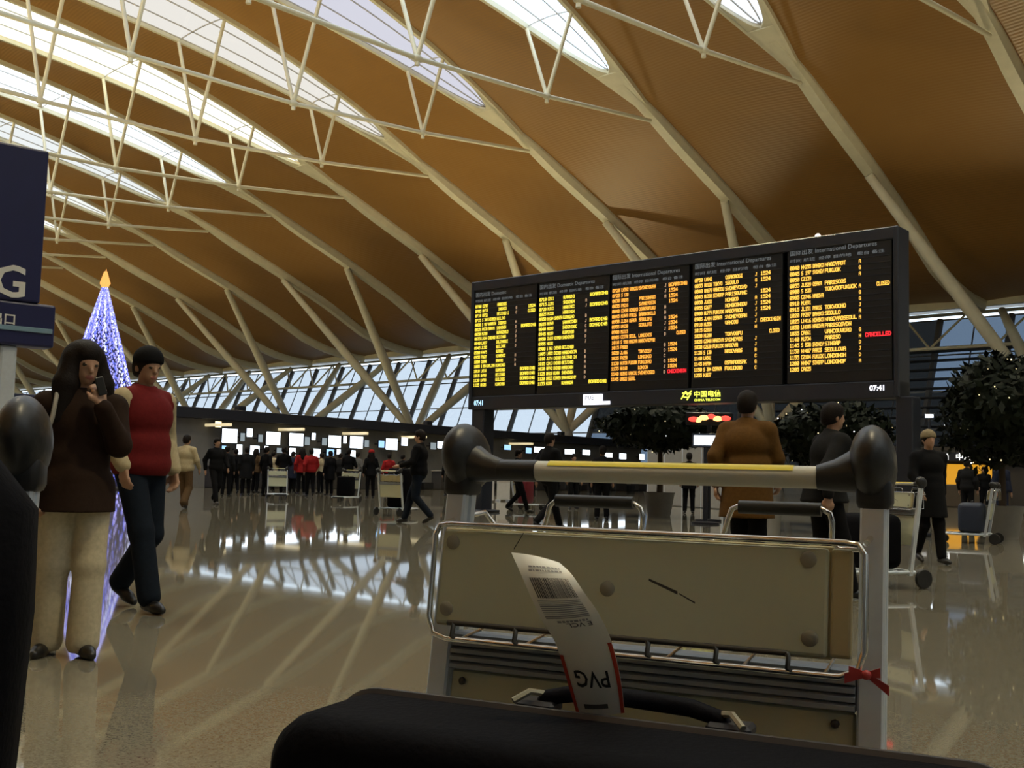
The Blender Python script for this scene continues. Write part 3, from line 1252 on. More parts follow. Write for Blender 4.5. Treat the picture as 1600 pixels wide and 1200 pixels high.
    if look.get('hat'):
        Q = [('e', hd(0, -.004, .178), (.097, .110, .098), R, 0)]
        me = sdf_mesh('hat', Q, min(vox, .012), 0.02, [(hd(0, 0, .150), R @ V3(0, .15, -1))], [look['hat']])
        link('hat', me, None, root)
        if look.get('brim'):
            Q = [('e', hd(0, .0, .155), (.105, .118, .016), R, 0)]
            link('hat_band', sdf_mesh('hat_band', Q, .008, 0.01, (), [look['hat']]), None, root)
    return root


def cloth(name, col, rough=0.85):
    return mat('cloth_' + name, col, rough, noise=0.25, scale=40, bump=0.15, spec=0.12)


C_BLACK = cloth('black', (0.005, 0.005, 0.006))
C_CHAR = cloth('charcoal', (0.012, 0.012, 0.013))
C_NAVY = cloth('navy', (0.016, 0.020, 0.040))
C_JEANS = cloth('dark_denim', (0.008, 0.012, 0.020))
C_BROWN = cloth('dark_brown_wool', (0.022, 0.012, 0.008))
C_TAN = cloth('tan_brown', (0.105, 0.052, 0.014))
C_BEIGE = cloth('beige_cotton', (0.50, 0.44, 0.31))
C_CREAM = cloth('cream_knit', (0.42, 0.35, 0.22))
C_RED = cloth('dark_red', (0.125, 0.011, 0.012))
C_BRED = cloth('bright_red', (0.30, 0.016, 0.016))
C_GREY = cloth('grey', (0.13, 0.125, 0.12))
C_GREEN = cloth('olive_green', (0.10, 0.12, 0.02))
C_MUD = cloth('brown_check', (0.09, 0.055, 0.028))
SHOE = mat('black_shoe_leather', (0.012, 0.011, 0.010), 0.3)
SHOE_G = mat('grey_shoe', (0.12, 0.12, 0.12), 0.5)


def foot(px, py):
    q = on_floor(px, py)
    return Vector((q.x, q.y, 0))


def face_cam(q, turn=0.0):
    """rotation that makes a figure at q look at the camera, turned by turn radians"""
    return math.atan2(-q.y, -q.x) - pi / 2 + turn


# the woman in the brown coat
pw = base_pose()
pw['ankL'], pw['kneeL'] = V3(-.075, .02, .09), V3(-.085, .03, .50)
pw['ankR'], pw['kneeR'] = V3(.10, -.10, .09), V3(.095, -.03, .50)
pw['toeR'] = V3(.5, 1, 0)
pw['elL'], pw['wrL'], pw['hdL'], pw['pnL'] = V3(-.195, .11, 1.16), V3(-.080, .215, 1.37), V3(.22, -.10, 1), V3(.5, -1, 0)
pw['elR'], pw['wrR'], pw['hdR'], pw['pnR'] = V3(.225, -.05, 1.13), V3(.215, .02, .89), V3(0, .2, -1), V3(-1, 0, 0)
pw['yaw'], pw['nod'], pw['curl'] = 0.25, 0.12, 0.75
wq = foot(104, 1026)
woman = person('person', 'woman in a dark brown coat and pale trousers with a hand at her chin', 'person', wq, face_cam(wq, 0.12), 1.565, pw,
               dict(top=C_BROWN, legs=C_BEIGE, shoes=SHOE, long=.17, volume=.022, coat=.79, fat=.0, flare=.026, drop=.02, hemz=.025), vox=0.0085)
mb = MB()
mb.rbox((-.085 + .02, .235, 1.475), (.045, .018, .10), .006, 2, Matrix.Rotation(0.3, 3, 'Y'))
phone = part('mobile_phone', mb, M_BLACK, loc=woman.location, rz=woman.rotation_euler.z)
phone.scale = woman.scale
tag(phone, 'small black mobile phone held up to the woman\'s chin', 'phone')
# shoulder strap across her coat
mb = MB()
mb.tube([(.13, .02, 1.475), (.14, .10, 1.42), (.16, .155, 1.30), (.20, .15, 1.14)], .012, 6)
part('bag_strap', mb, mat('grey_strap', (0.25, 0.23, 0.2), 0.6), woman, True)

# the man in the red vest
pm = walk_pose(-1, 0.78)
pm['elL'], pm['wrL'] = V3(-.27, -.06, 1.14), V3(-.25, .05, .91)
pm['elR'], pm['wrR'] = V3(.29, -.02, 1.15), V3(.25, .12, .93)
pm['yaw'], pm['nod'] = -0.2, 0.15
mq = foot(208, 952)
person('person', 'man in a dark red vest with cream sleeves walking beside the glowing tree', 'person', mq, face_cam(mq, 0.75), 1.74, pm,
       dict(top=C_RED, sleeves=C_CREAM, legs=C_JEANS, shoes=SHOE, coat=.88, fat=.035, flare=.012, hat=C_BLACK), vox=0.010)
mb = MB()

# people seen between the trolley and the board
def extra(px, py, label, turn, h, pose, vox, **look):
    q = foot(px, py)
    d = dict(shoes=SHOE)
    d.update(look)
    return person('person', label, 'person', q, face_cam(q, turn), h, pose, d, vox, 'travellers in the hall')


pb_ = walk_pose(1, 0.5)
extra(1166, 920, 'broad man in a tan brown coat seen from behind past the trolley bar', pi - 0.3, 1.745, pb_, 0.014, top=C_TAN, legs=C_BLACK, coat=.62, fat=.055)
pd_ = walk_pose(-1, 0.7)
pd_['lean'] = 0.16
pd_['elL'], pd_['wrL'], pd_['hdL'] = V3(-.22, .17, 1.18), V3(-.12, .32, 1.22), V3(.3, 1, .5)
extra(1288, 935, 'person in a black jacket leaning forward beside the right trolley grip', pi / 2 + 0.5, 1.62, pd_, 0.014, top=C_CHAR, legs=C_BLACK, coat=.84, fat=.03)
extra(1452, 880, 'person in black with a beige cap at the right of the board', 0.5, 1.62, walk_pose(1, 0.5), 0.016, top=C_BLACK, legs=C_BLACK, coat=.60, fat=.03, hat=cloth('beige_cap', (0.25, 0.20, 0.12)))
pp = push_pose(-1)
extra(652, 818, 'man in black and dark jeans pushing a loaded trolley to the left', -pi / 2 - 0.25, 1.74, pp, 0.02, top=C_BLACK, legs=C_JEANS, fat=.03)
extra(856, 828, 'man in black striding behind the left trolley bar', pi - 0.9, 1.70, walk_pose(1, 1.1), 0.02, top=C_BLACK, legs=C_BLACK, fat=.02)
extra(940, 812, 'person in black with an olive bag behind the trolley bar', pi, 1.64, base_pose(), 0.02, top=C_CHAR, legs=C_BLACK)
extra(895, 795, 'person in a bright red jacket under the left trolley bar', 0.4, 1.6, base_pose(), 0.022, top=C_BRED, legs=C_BLACK)
extra(1076, 802, 'person in black standing before the white partition', pi, 1.68, base_pose(), 0.02, top=C_BLACK, legs=C_BLACK, coat=.7)
extra(287, 795, 'person in a cream jacket and brown check trousers behind the red vest', pi - 0.6, 1.66, walk_pose(1, 0.5), 0.02, top=C_CREAM, legs=C_MUD, fat=.03, flare=.03)
extra(335, 788, 'person in black walking with legs apart at the left of the crowd', 0.5, 1.70, walk_pose(-1, 0.8), 0.02, top=C_BLACK, legs=C_BLACK, fat=.02)
extra(1512, 815, 'dark figure standing in front of the yellow shop at the far right', pi - .4, 1.66, base_pose(), 0.022, top=C_CHAR, legs=C_BLACK, fat=.02)
extra(1566, 822, 'person in navy at the right edge beside the decorated tree', 0.8, 1.62, base_pose(), 0.022, top=C_NAVY, legs=C_NAVY, fat=.04)
extra(1538, 800, 'far person in black between the shop and the decorated tree', 0.2, 1.68, walk_pose(1, .5), 0.025, top=C_BLACK, legs=C_BLACK)
extra(808, 800, 'person in dark red bending over the red suitcase trolley', pi / 2, 1.6, pp, 0.022, top=C_BLACK, legs=C_BLACK)

# the queue at the check-in desks: a few figures, copied and re-dressed
proto = [extra(400 + 20 * i, 771, 'x', 0, 1.68, ps, 0.028, top=C_BLACK, legs=C_BLACK, **lk) for i, (ps, lk) in enumerate([
    (base_pose(), {}), (walk_pose(1, .5), {'fat': .03}), (base_pose(), {'coat': .6, 'fat': .03}), (push_pose(1), {}), (base_pose(), {'long': .12, 'coat': .8})])]
QUEUE = [(352, 776, 'in black at the left end of the queue', 'charcoal', 0, None), (366, 772, 'in grey trousers, second in the queue from the left', 'black', 1, None),
         (383, 774, 'in charcoal under the second large screen', 'charcoal', 2, None), (398, 770, 'in brown check beneath the white desk screen', 'brown_check', 4, None),
         (414, 775, 'in black with a cream bag height collar', 'black', 0, None), (425, 769, 'in cream in the middle of the queue', 'cream_knit', 1, None),
         (441, 773, 'in black pushing a trolley in the queue', 'black', 3, None), (456, 770, 'in navy left of the red jackets', 'navy', 2, None),
         (470, 772, 'in bright red left of the dim desk display', 'bright_red', 4, None), (484, 776, 'in bright red at the centre of the queue', 'bright_red', 1, None),
         (500, 771, 'in cream beside the central red jacket', 'cream_knit', 0, None), (514, 774, 'in black long coat right of the red jacket', 'black', 2, None),
         (530, 771, 'in charcoal under the fourth large screen', 'charcoal', 1, None), (543, 775, 'in black near the pale trolley panel', 'black', 3, None),
         (557, 771, 'in grey with pale jacket under the fifth large screen', 'grey', 0, None), (578, 778, 'in black with a red hat', 'black', 4, 'hat'),
         (606, 776, 'in a bright red jacket behind the loaded trolley', 'bright_red', 0, None), (628, 774, 'in black between the loaded trolley and its pusher', 'black', 2, None),
         (700, 775, 'in black under the left trolley grip', 'black', 2, None), (830, 775, 'in black queueing far behind the trolley bar', 'charcoal', 0, None),
         (868, 774, 'in brown queueing near the wide far screen', 'brown_check', 1, None), (925, 773, 'in black queueing under the right far screens', 'black', 2, None)]
used = set()
for i, (px, py, ds, cn, pi_, hat) in enumerate(QUEUE):
    q = foot(px, py)
    if pi_ in used:
        r = copy_tree(proto[pi_])
    else:
        r = proto[pi_]
        used.add(pi_)
    r.location = q
    r.rotation_euler = (0, 0, face_cam(q, pi + rng.uniform(-.9, .9)))
    s_ = rng.uniform(.93, 1.03)
    r.scale = (s_, s_, s_)
    r['label'] = 'distant traveller ' + ds
    r['group'] = 'queue at the check-in counters'
    for c in kids(r):
        if c.name.startswith('coat'):
            c.material_slots[0].link = 'OBJECT'
            c.material_slots[0].material = MATS['cloth_' + cn]
    if hat:
        mb = MB()
        mb.ell((0, 0, 1.68), (.12, .13, .10), 12, 8)
        part('hat', mb, C_BRED, r, True)

# ================================================================== DEPARTURES BOARD
BL = at_depth(731, 640, 1.0)          # directions only
ZB = 2.55                             # underside of the board
bl = on_plane(731, 640, Vector((0, 0, ZB)), Vector((0, 0, 1)))
brr = on_plane(1405, 621, Vector((0, 0, ZB)), Vector((0, 0, 1)))
BX = Vector((brr.x - bl.x, brr.y - bl.y, 0))
BLEN = BX.length
BX.normalize()
BN = Vector((BX.y, -BX.x, 0))         # out of the face, towards the camera
BROT = math.atan2(BX.y, BX.x)
BBASE = Vector((bl.x, bl.y, 0))


def bpt(px, py):
    p = on_plane(px, py, BBASE, BN)
    return (p - BBASE).dot(BX), p.z


ztop = (bpt(733, 445)[1] + bpt(1405, 347)[1]) / 2
THK = 0.55
board = empty('departures_board', BBASE + BX * (BLEN / 2) + Vector((0, 0, 0)), BROT)
tag(board, 'long black departures board on two posts with rows of yellow and orange flights', 'departures board')
hx = BLEN / 2
M_BOARD = mat('dark_board_frame', (0.022, 0.026, 0.038), 0.42)
M_FACE = mat('black_board_face', (0.004, 0.004, 0.005), 0.5, noise=0)


def bx(px, py):
    u, z = bpt(px, py)
    return u - hx, z


# frame: top, bottom strip, ends, back
strip_top = bx(1060, 607)[1]
fr = MB()
fr.rbox((0, THK / 2, ztop - 0.12), (BLEN, THK, 0.24), 0.02, 1)
fr.rbox((0, THK / 2 + 0.01, (ZB + strip_top) / 2), (BLEN, THK - 0.02, strip_top - ZB), 0.02, 1)
part('frame', fr, M_BOARD, board)
endw_l = bx(738, 560)[0] + hx
endw_r = hx - bx(1396, 560)[0]
mb = MB()
mb.rbox((-hx + endw_l / 2, THK / 2 - 0.01, (ZB + ztop) / 2), (endw_l, THK, ztop - ZB), 0.02, 1)
part('end_panel', mb, M_BOARD, board)
mb = MB()
mb.rbox((hx - endw_r / 2, THK / 2 - 0.01, (ZB + ztop) / 2), (endw_r, THK, ztop - ZB), 0.02, 1)
part('end_panel', mb, M_BOARD, board)
mb = MB()
mb.box((0, THK - 0.05, (ZB + ztop) / 2), (BLEN - 0.1, 0.1, ztop - ZB - 0.1))
part('back_panel', mb, M_BOARD, board)
# posts down to the floor
for px0, px1 in ((734, 753), (1397, 1424)):
    x0, x1 = bx(px0, 640)[0], bx(px1, 640)[0]
    mb = MB()
    mb.rbox(((x0 + x1) / 2, THK / 2, ZB / 2), (x1 - x0, THK * 0.75, ZB + 0.05), 0.02, 1)
    part('post', mb, M_BOARD, board)
    mb = MB()
    mb.rbox(((x0 + x1) / 2, THK / 2, 0.03), (x1 - x0 + 0.25, THK + 0.2, 0.06), 0.02, 1)
    part('foot_plate', mb, M_BOARD, board)
# a lamp on the top edge
mb = MB()
lx = bx(1271, 366)[0]
mb.lathe([(0.05, 0), (0.06, 0.05), (0.03, 0.09)], (lx, 0.2, ztop), 10)
part('top_lamp', mb, emitter('lamp_white', (1, .95, .85), 3.0), board, True)

# five flight panels: (left px, right px) at mid height, rows from the photo
M_YEL = emitter('yellow_flap_letters', (1.0, 0.78, 0.06), 1.0)
M_ORG = emitter('orange_flap_letters', (1.0, 0.40, 0.05), 1.1)
M_AMB = emitter('amber_flap_letters', (1.0, 0.52, 0.07), 1.2)
M_REDL = emitter('red_flap_letters', (1.0, 0.02, 0.03), 1.3)
M_HEAD = emitter('grey_heading_letters', (0.55, 0.6, 0.62), 0.22)
M_GAP = emitter('pale_gate_letters', (1.0, 0.62, 0.35), 0.5)
CITY = ['BEIJING', 'GUANGZHOU', 'SHENZHEN', 'XIAMEN', 'CHENGDU', 'WUHAN', 'DALIAN', 'QINGDAO', 'HARBIN', 'KUNMING', 'SANYA', 'GUILIN', 'TOKYO', 'OSAKA', 'SEOUL', 'PARIS', 'LONDON', 'SYDNEY', 'BANGKOK', 'SINGAPORE', 'HONGKONG', 'FUKUOKA', 'NAGOYA', 'VANCOUVER']
AIR = ['MU', 'CA', 'FM', 'CZ', 'HU', 'NH', 'JL', 'UA', 'SQ', 'LH']
# per panel: panel x range, time x, flight x, via x, dest x, dest end, gate x, remark x, remark end (px at row mid), top row y, bottom row y (at time column), material
PANELS = [
    dict(x=(738, 836), c=(741, 752, 762, 775, 797, 805, 813, 836), y0=480, y1=602, m=M_YEL, head='国内出发 Domestic',
         via=[3, 4, 5, 7, 13], dest=[4, 4, 5, 4, 4, 4, 5, 4, 5, 4, 3, 4, 3, 4, 4, 4, 4, 4], rem={1: 2, 2: 3, 5: 4, 14: 4, 15: 4, 16: 4, 17: 4}, red=-1, gap=(1, 14)),
    dict(x=(838, 950), c=(841, 854, 865, 878, 905, 914, 920, 948), y0=469, y1=600, m=M_YEL, head='国内出发 Domestic Departures',
         via=[4, 8, 10, 11, 12, 13, 14, 15, 16], dest=[4, 4, 4, 4, 4, 5, 5, 4, 4, 0, 4, 5, 5, 4, 4, 4, 5, 4], rem={0: 4, 2: 4, 5: 4, 6: 4, 17: 4}, red=-1, gap=(1, 17)),
    dict(x=(952, 1075), c=(955, 969, 982, 997, 1028, 1038, 1043, 1072), y0=455, y1=593, m=M_ORG, head='国际出发 International Departures',
         via=[0, 4, 5, 6, 9, 10, 14, 16, 17], dest=[5, 0, 5, 5, 5, 5, 4, 4, 0, 4, 5, 0, 4, 4, 4, 3, 5, 0], rem={0: 4, 1: 2, 2: 2, 3: 2, 6: 2, 7: 2, 8: 2, 9: 3, 11: 2, 12: 2, 14: 2, 15: 2, 16: 5}, red=16, gap=(0, 18)),
    dict(x=(1079, 1222), c=(1084, 1099, 1113, 1132, 1173, 1180, 1187, 1219), y0=439, y1=587, m=M_AMB, head='国际出发 International Departures',
         via=[1, 2, 3, 6, 7, 11, 12, 16], dest=[4, 3, 5, 5, 3, 5, 4, 5, 3, 0, 4, 4, 3, 4, 0, 5, 4, 0], rem={0: 2, 1: 2, 3: 2, 4: 2, 5: 2, 6: 2, 8: 5, 10: 3}, red=-1, gap=(0, 18)),
    dict(x=(1228, 1394), c=(1233, 1251, 1269, 1288, 1338, 1343, 1351, 1392), y0=420, y1=578, m=M_AMB, head='国际出发 International Departures',
         via=[0, 1, 3, 5, 7, 8, 9, 10, 13, 14, 15, 16], dest=[4, 3, 0, 4, 6, 0, 0, 4, 3, 6, 5, 5, 3, 3, 4, 4, 4, 0], rem={4: 3, 12: 6}, red=12, gap=(0, 18)),
]
NR = 18
for pi0, P in enumerate(PANELS):
    xa, xb = bx(P['x'][0], 540)[0], bx(P['x'][1], 540)[0]
    xt = bx(P['c'][0], P['y0'])[0]
    z0, z1 = bx(P['c'][0], P['y0'])[1], bx(P['c'][0], P['y1'])[1]
    zhi = ztop - 0.24
    panel = MB()
    panel.rbox(((xa + xb) / 2, 0.09, (strip_top + zhi) / 2), (xb - xa - 0.02, 0.12, zhi - strip_top), 0.01, 1)
    pn = part('flight_panel', panel, M_FACE, board)
    dz = (z0 - z1) / (NR - 1)
    # flap recess lines
    ln = MB()
    for r_ in range(NR + 1):
        zz_ = z0 - (r_ - 0.5) * dz
        ln.box(((xa + xb) / 2, 0.027, zz_), (xb - xa - 0.06, 0.008, dz * 0.12))
    part('row_rails', ln, M_BOARD, pn)
    cu = [bx(c, 520)[0] for c in P['c']]
    lh = dz * 0.64
    yq = 0.020
    txt, gate, red = MB(), MB(), MB()
    rr_ = random.Random(pi0 + 3)
    for r_ in range(NR):
        zb = z0 - r_ * dz - lh / 2
        tcol = '%02d%02d' % (7 + (r_ + pi0) // 4, (r_ * 5 + pi0 * 10) % 60)
        dot_text(txt, tcol, cu[0], zb, lh, (cu[1] - cu[0]) * 0.84 / 4, yq, 1.7)
        fl_ = rr_.choice(AIR) + '%03d' % rr_.randint(101, 998)
        dot_text(txt, fl_, cu[1], zb, lh, (cu[2] - cu[1]) * 0.86 / 5, yq, 1.7)
        city = [c for c in CITY[(0 if pi0 < 2 else 12):(12 if pi0 < 2 else 24)]]
        if r_ in P['via']:
            dot_text(txt, rr_.choice(city)[:6], cu[2], zb, lh, (cu[3] - cu[2]) * 0.9 / 6, yq, 1.7)
        nd = P['dest'][r_]
        if nd:
            s_ = (rr_.choice(city) + ' ' + rr_.choice(city))[:nd * 2]
            dot_text(txt, s_.replace(' ', 'O'), cu[3], zb, lh, (cu[4] - cu[3]) / 12.0, yq, 1.7)
        if P['gap'][0] <= r_ < P['gap'][1] and r_ % 7 != 3:
            dot_text(gate if pi0 < 3 else txt, rr_.choice('ABCDGHJ'), cu[5] - 0.02, zb, lh * .9, 0.045, yq, 1.4)
        if r_ in P['rem']:
            n_ = P['rem'][r_]
            mbx = red if r_ == P['red'] else txt
            word = ['', 'B', '1524', 'CLOSED', 'BOARDING', 'CHECKINGIN', 'CANCELLED'][n_]
            off = (cu[7] - cu[6]) * (0.45 if (n_ == 3 or (n_ == 2 and pi0 == 0)) else 0.0)
            adv = (cu[7] - cu[6]) * (1.0 if n_ >= 4 else 0.5) / len(word)
            dot_text(mbx, word, cu[6] + off, zb, lh, adv, yq, 1.7)
    part('flight_rows', txt, P['m'], pn)['kind'] = 'stuff'
    if gate.f:
        part('gate_letters', gate, M_GAP, pn)['kind'] = 'stuff'
    if red.f:
        part('red_remark', red, M_REDL, pn)
    # heading
    me = text_mesh(P['head'], 0.125)
    me.materials.append(M_HEAD)
    h = link('heading', me, None, pn)
    h['kind'] = 'stuff'
    wd = max(v.co.x for v in me.vertices) if len(me.vertices) else 1
    k_ = min(1.0, (xb - xa) * 0.86 / max(wd, 0.01))
    h.scale = (k_, 1, 1)
    h.rotation_euler = (pi / 2, 0, 0)
    h.location = (cu[0], 0.02, z0 + dz * 2.2)
    me = text_mesh('时间 航班  经停 目的地   柜台 备注', 0.075)
    me.materials.append(M_HEAD)
    h = link('column_heads', me, None, pn)
    h['kind'] = 'stuff'
    wd = max([v.co.x for v in me.vertices] or [1])
    h.scale = ((xb - xa) * 0.9 / max(wd, 0.01), 1, 1)
    h.rotation_euler = (pi / 2, 0, 0)
    h.location = (cu[0], 0.02, z0 + dz * 1.0)

# the strip under the flights
def strip_text(s_, px0, px1, py0, py1, m, bold=0.0):
    x0, za = bx(px0, py1)
    x1, zb = bx(px1, py0)
    me = text_mesh(s_, 1.0, bold=bold)
    if not len(me.vertices):
        return
    lo = Vector((min(v.co.x for v in me.vertices), min(v.co.y for v in me.vertices), 0))
    hi = Vector((max(v.co.x for v in me.vertices), max(v.co.y for v in me.vertices), 0))
    for v in me.vertices:
        v.co = ((v.co.x - lo.x) / (hi.x - lo.x) * (x1 - x0), (v.co.y - lo.y) / (hi.y - lo.y) * (zb - za), 0)
    me.materials.append(m)
    h = link('strip_lettering', me, None, board)
    h.rotation_euler = (pi / 2, 0, 0)
    h.location = (x0, 0.012, za)
    return h


M_LY = emitter('yellow_logo_glow', (0.95, 1.0, 0.10), 1.3)
M_LW = emitter('white_logo_glow', (0.92, 0.92, 1.0), 1.6)
M_LB = emitter('blue_white_glow', (0.45, 0.75, 1.0), 1.3)
strip_text('中国电信', 1084, 1126, 609, 621, M_LY, 0.02)
strip_text('CHINA TELECOM', 1084, 1125, 622, 627, M_LY, 0.02)
sx0, sz0 = bx(1064, 626)
sx1, sz1 = bx(1080, 610)
mb = MB()
w_, h_ = sx1 - sx0, sz1 - sz0
for (p, q) in (((0, .15), (.45, .95)), ((.45, .95), (.6, .55)), ((.6, .55), (1, .98)), ((.1, .75), (.95, .7)), ((.95, .7), (.55, .05)), ((.25, .35), (.75, .3))):
    a_ = Vector((sx0 + p[0] * w_, 0.012, sz0 + p[1] * h_))
    b_ = Vector((sx0 + q[0] * w_, 0.012, sz0 + q[1] * h_))
    mb.tube([a_, b_], 0.014, 5)
part('yellow_logo', mb, M_LY, board)
x0, za = bx(911, 633)
x1, zb = bx(953, 615)
mb = MB()
mb.box((x0 + (x1 - x0) * .36, 0.005, za + (zb - za) * .66), ((x1 - x0) * .72, 0.01, (zb - za) * .68))
mb.box(((x0 + x1) / 2, 0.005, za + (zb - za) * .16), ((x1 - x0), 0.01, (zb - za) * .32))
part('white_logo_box', mb, M_LW, board)
mb = MB()
dot_text(mb, 'PVG', x0 + .06, za + (zb - za) * .45, (zb - za) * .4, None, -0.002)
part('logo_letters', mb, M_BOARD, board)
strip_text('07:41', 1358, 1381, 601, 611, M_LW, 0.03)
strip_text('07:41', 740, 754, 625, 634, M_LB, 0.03)

# ================================================================== LUGGAGE TROLLEY
M_PANEL = mat('olive_beige_panel', (0.52, 0.53, 0.37), 0.42, noise=0.06, scale=5)
M_PANEL2 = mat('yellowed_plastic_edge', (0.45, 0.38, 0.20), 0.4)
M_GRIPG = mat('grey_grip_tube', (0.62, 0.61, 0.53), 0.35, noise=0.05)
M_YSTR = mat('yellow_stripe', (0.72, 0.58, 0.02), 0.4, noise=0.1)
M_LAM = mat('ribbed_aluminium', (0.26, 0.285, 0.31), 0.5, 0.15, noise=0.08)
M_WIRE_D = mat('dark_wire', (0.03, 0.028, 0.025), 0.4)
M_SCREW = mat('dark_screw', (0.06, 0.055, 0.05), 0.4, 0.6)
M_RIVET = mat('grey_rivet', (0.30, 0.285, 0.22), 0.45, 0.0)
HW = 0.30


def ty(z):
    return (z - 0.92) * 0.16


def build_trolley():
    t = empty('luggage_trolley', (0, 0, 0))
    TILT = Matrix.Rotation(-math.atan(0.16), 3, 'X')
    for s in (-1, 1):
        mb = MB()
        z0, z1 = 0.12, 0.935
        prof = [(-.013, -.021), (.013, -.021), (.016, -.018), (.016, -.007), (.012, -.005), (.012, .002), (.016, .004), (.016, .018), (.013, .021), (-.013, .021), (-.016, .018), (-.016, .004), (-.012, .002), (-.012, -.005), (-.016, -.007), (-.016, -.018)]
        vs = []
        for z in (z0, z1):
            vs += [(s * HW + x, ty(z) + y, z) for (x, y) in prof]
        n = len(prof)
        mb.add(vs, [(k, (k + 1) % n, n + (k + 1) % n, n + k) for k in range(n)] + [tuple(range(n - 1, -1, -1)), tuple(range(n, 2 * n))])
        u = part('upright', mb, M_ALU, t)
        mb = MB()
        # swollen corner grip: flattened drop, with collar and neck to the bar
        mb.ell((s * (HW - .003), .008, .974), (.030, .064, .050), 20, 14, Matrix.Rotation(-0.35, 3, 'X'))
        g = part('corner_grip', mb, M_RUBBER, t, True)
        mb = MB()
        mb.rbox((s * HW, ty(.935), .938), (.044, .056, .045), .010, 2)
        part('grip_collar', mb, M_BLACK, g, True)
        mb = MB()
        mb.tube([(s * (HW - .012), -.004, .968), (s * (HW - .045), -.010, .959), (s * (HW - .070), -.012, .956)], [.032, .022, .0165], 14)
        part('grip_neck', mb, M_RUBBER, g, True)
    mb = MB()
    mb.tube([(-HW + .062, -.012, .956), (-.17, -.012, .956)], .0160, 16)
    part('bar_sleeve', mb, M_RUBBER, t, True)
    mb = MB()
    mb.tube([(.230, -.012, .956), (HW - .06, -.012, .956)], .0160, 16)
    part('bar_sleeve', mb, M_RUBBER, t, True)
    mb = MB()
    mb.tube([(-.175, -.012, .956), (.235, -.012, .956)], .0150, 18)
    hb = part('handle_bar', mb, M_GRIPG, t, True)
    mb = MB()
    n = 7
    vs = []
    for x in (-.15, .200):
        for k in range(n):
            an = radians(48 + 100 * k / (n - 1))
            vs.append((x, -.012 + cos(an) * .0157 * 1.0, .956 + sin(an) * .0157))
    mb.add(vs, [(k, k + 1, n + k + 1, n + k) for k in range(n - 1)])
    part('yellow_stripe', mb, M_YSTR, hb, True)

    # advert panel in front of the uprights
    def front(x, z, off=0.055):
        return Vector((x, ty(z) - off, z))
    PZ0, PZ1 = 0.735, 0.868
    c = front(-.02, (PZ0 + PZ1) / 2)
    mb = MB()
    mb.rbox(c, (.545, .010, PZ1 - PZ0), .004, 2, TILT)
    pnl = part('advert_panel', mb, M_PANEL, t)
    mb = MB()
    c2 = front(.268, (PZ0 + PZ1) / 2, .052)
    mb.rbox(c2, (.026, .012, PZ1 - PZ0), .004, 2, TILT)
    part('panel_edge', mb, M_PANEL2, pnl)
    mb = MB()
    c3 = front(-.018, (PZ0 + PZ1) / 2, .050)
    mb.rbox(c3, (.552, .006, PZ1 - PZ0 + .006), .002, 1, TILT)
    part('panel_backing', mb, M_PANEL2, pnl)
    for (x, z) in ((-.275, .850), (-.275, .757), (-.035, .800), (.228, .853), (.232, .758)):
        mb = MB()
        mb.lathe([(.0105, 0), (.0105, .002), (.008, .0035)], front(x, z, .060), 14, Matrix.Rotation(pi / 2, 3, 'X'))
        part('rivet', mb, M_RIVET, pnl, True)
    # scuffs on the panel
    mb = MB()
    for (xa_, za_, xb_, zb_, w_) in ((.022, .815, .062, .801, .0022), (.064, .800, .086, .790, .0012), (-.165, .868, -.178, .845, .0014)):
        a_, b_ = front(xa_, za_, .0604), front(xb_, zb_, .0604)
        up_ = Vector((0, 0, w_))
        mb.add([a_ - up_ * .4, b_ - up_, b_ + up_, a_ + up_], [(0, 1, 2, 3)])
    part('scuff_mark', mb, M_SCREW, pnl)

    # chrome wire basket: front loop, rear rail with two raised loops
    f0 = .062
    rim = [front(-.302, .79, f0), front(-.304, .86, f0), front(-.298, .874, f0), front(-.28, .876, f0), front(.27, .876, f0), front(.288, .874, f0), front(.296, .862, f0), front(.297, .79, f0),
           front(.297, .748, f0), front(.290, .725, f0), front(.268, .716, f0), front(-.27, .716, f0), front(-.292, .722, f0), front(-.301, .745, f0)]
    mb = MB()
    mb.tube(rim, .0042, 8, closed=True)
    part('basket_front_wire', mb, M_CHROME, t, True)
    yb = 0.075
    zr = .863
    back = [front(-.300, .876, .05), Vector((-.298, 0.02, .885)), Vector((-.29, yb - .015, .890)), Vector((-.278, yb, zr + .006)), Vector((-.235, yb, zr - .006)), Vector((-.205, yb, zr - .004)), Vector((-.193, yb, zr + .012)), Vector((-.186, yb, zr + .040)), Vector((-.177, yb, zr + .048)),
            Vector((-.05, yb, zr + .048)), Vector((-.04, yb, zr + .042)), Vector((-.036, yb, zr + .030)), Vector((-.038, yb, zr + .002)), Vector((-.028, yb, zr - .005)), Vector((.066, yb, zr - .005)), Vector((.083, yb, zr + .002)), Vector((.091, yb, zr + .030)), Vector((.097, yb, zr + .046)), Vector((.106, yb, zr + .050)),
            Vector((.222, yb, zr + .050)), Vector((.233, yb, zr + .044)), Vector((.236, yb, zr + .032)), Vector((.235, yb, zr + .004)), Vector((.245, yb, zr - .004)), Vector((.285, yb - .01, zr - .002)), Vector((.297, yb - .04, .888)), Vector((.298, .0, .884)), front(.296, .876, .055)]
    mb = MB()
    mb.tube(back, .0040, 8)
    bw = part('basket_rear_wire', mb, M_CHROME, t, True)
    for x0, x1 in ((-.175, -.051), (.107, .221)):
        mb = MB()
        mb.tube([(x0, yb, zr + .049), (x1, yb, zr + .049)], .0098, 10)
        part('loop_sleeve', mb, M_RUBBER, bw, True)
    mb = MB()
    mb.tube([front(-.27, .738, f0), front(.205, .738, f0)], .0038, 8)
    lower = part('lower_wire', mb, M_WIRE_D, t, True)
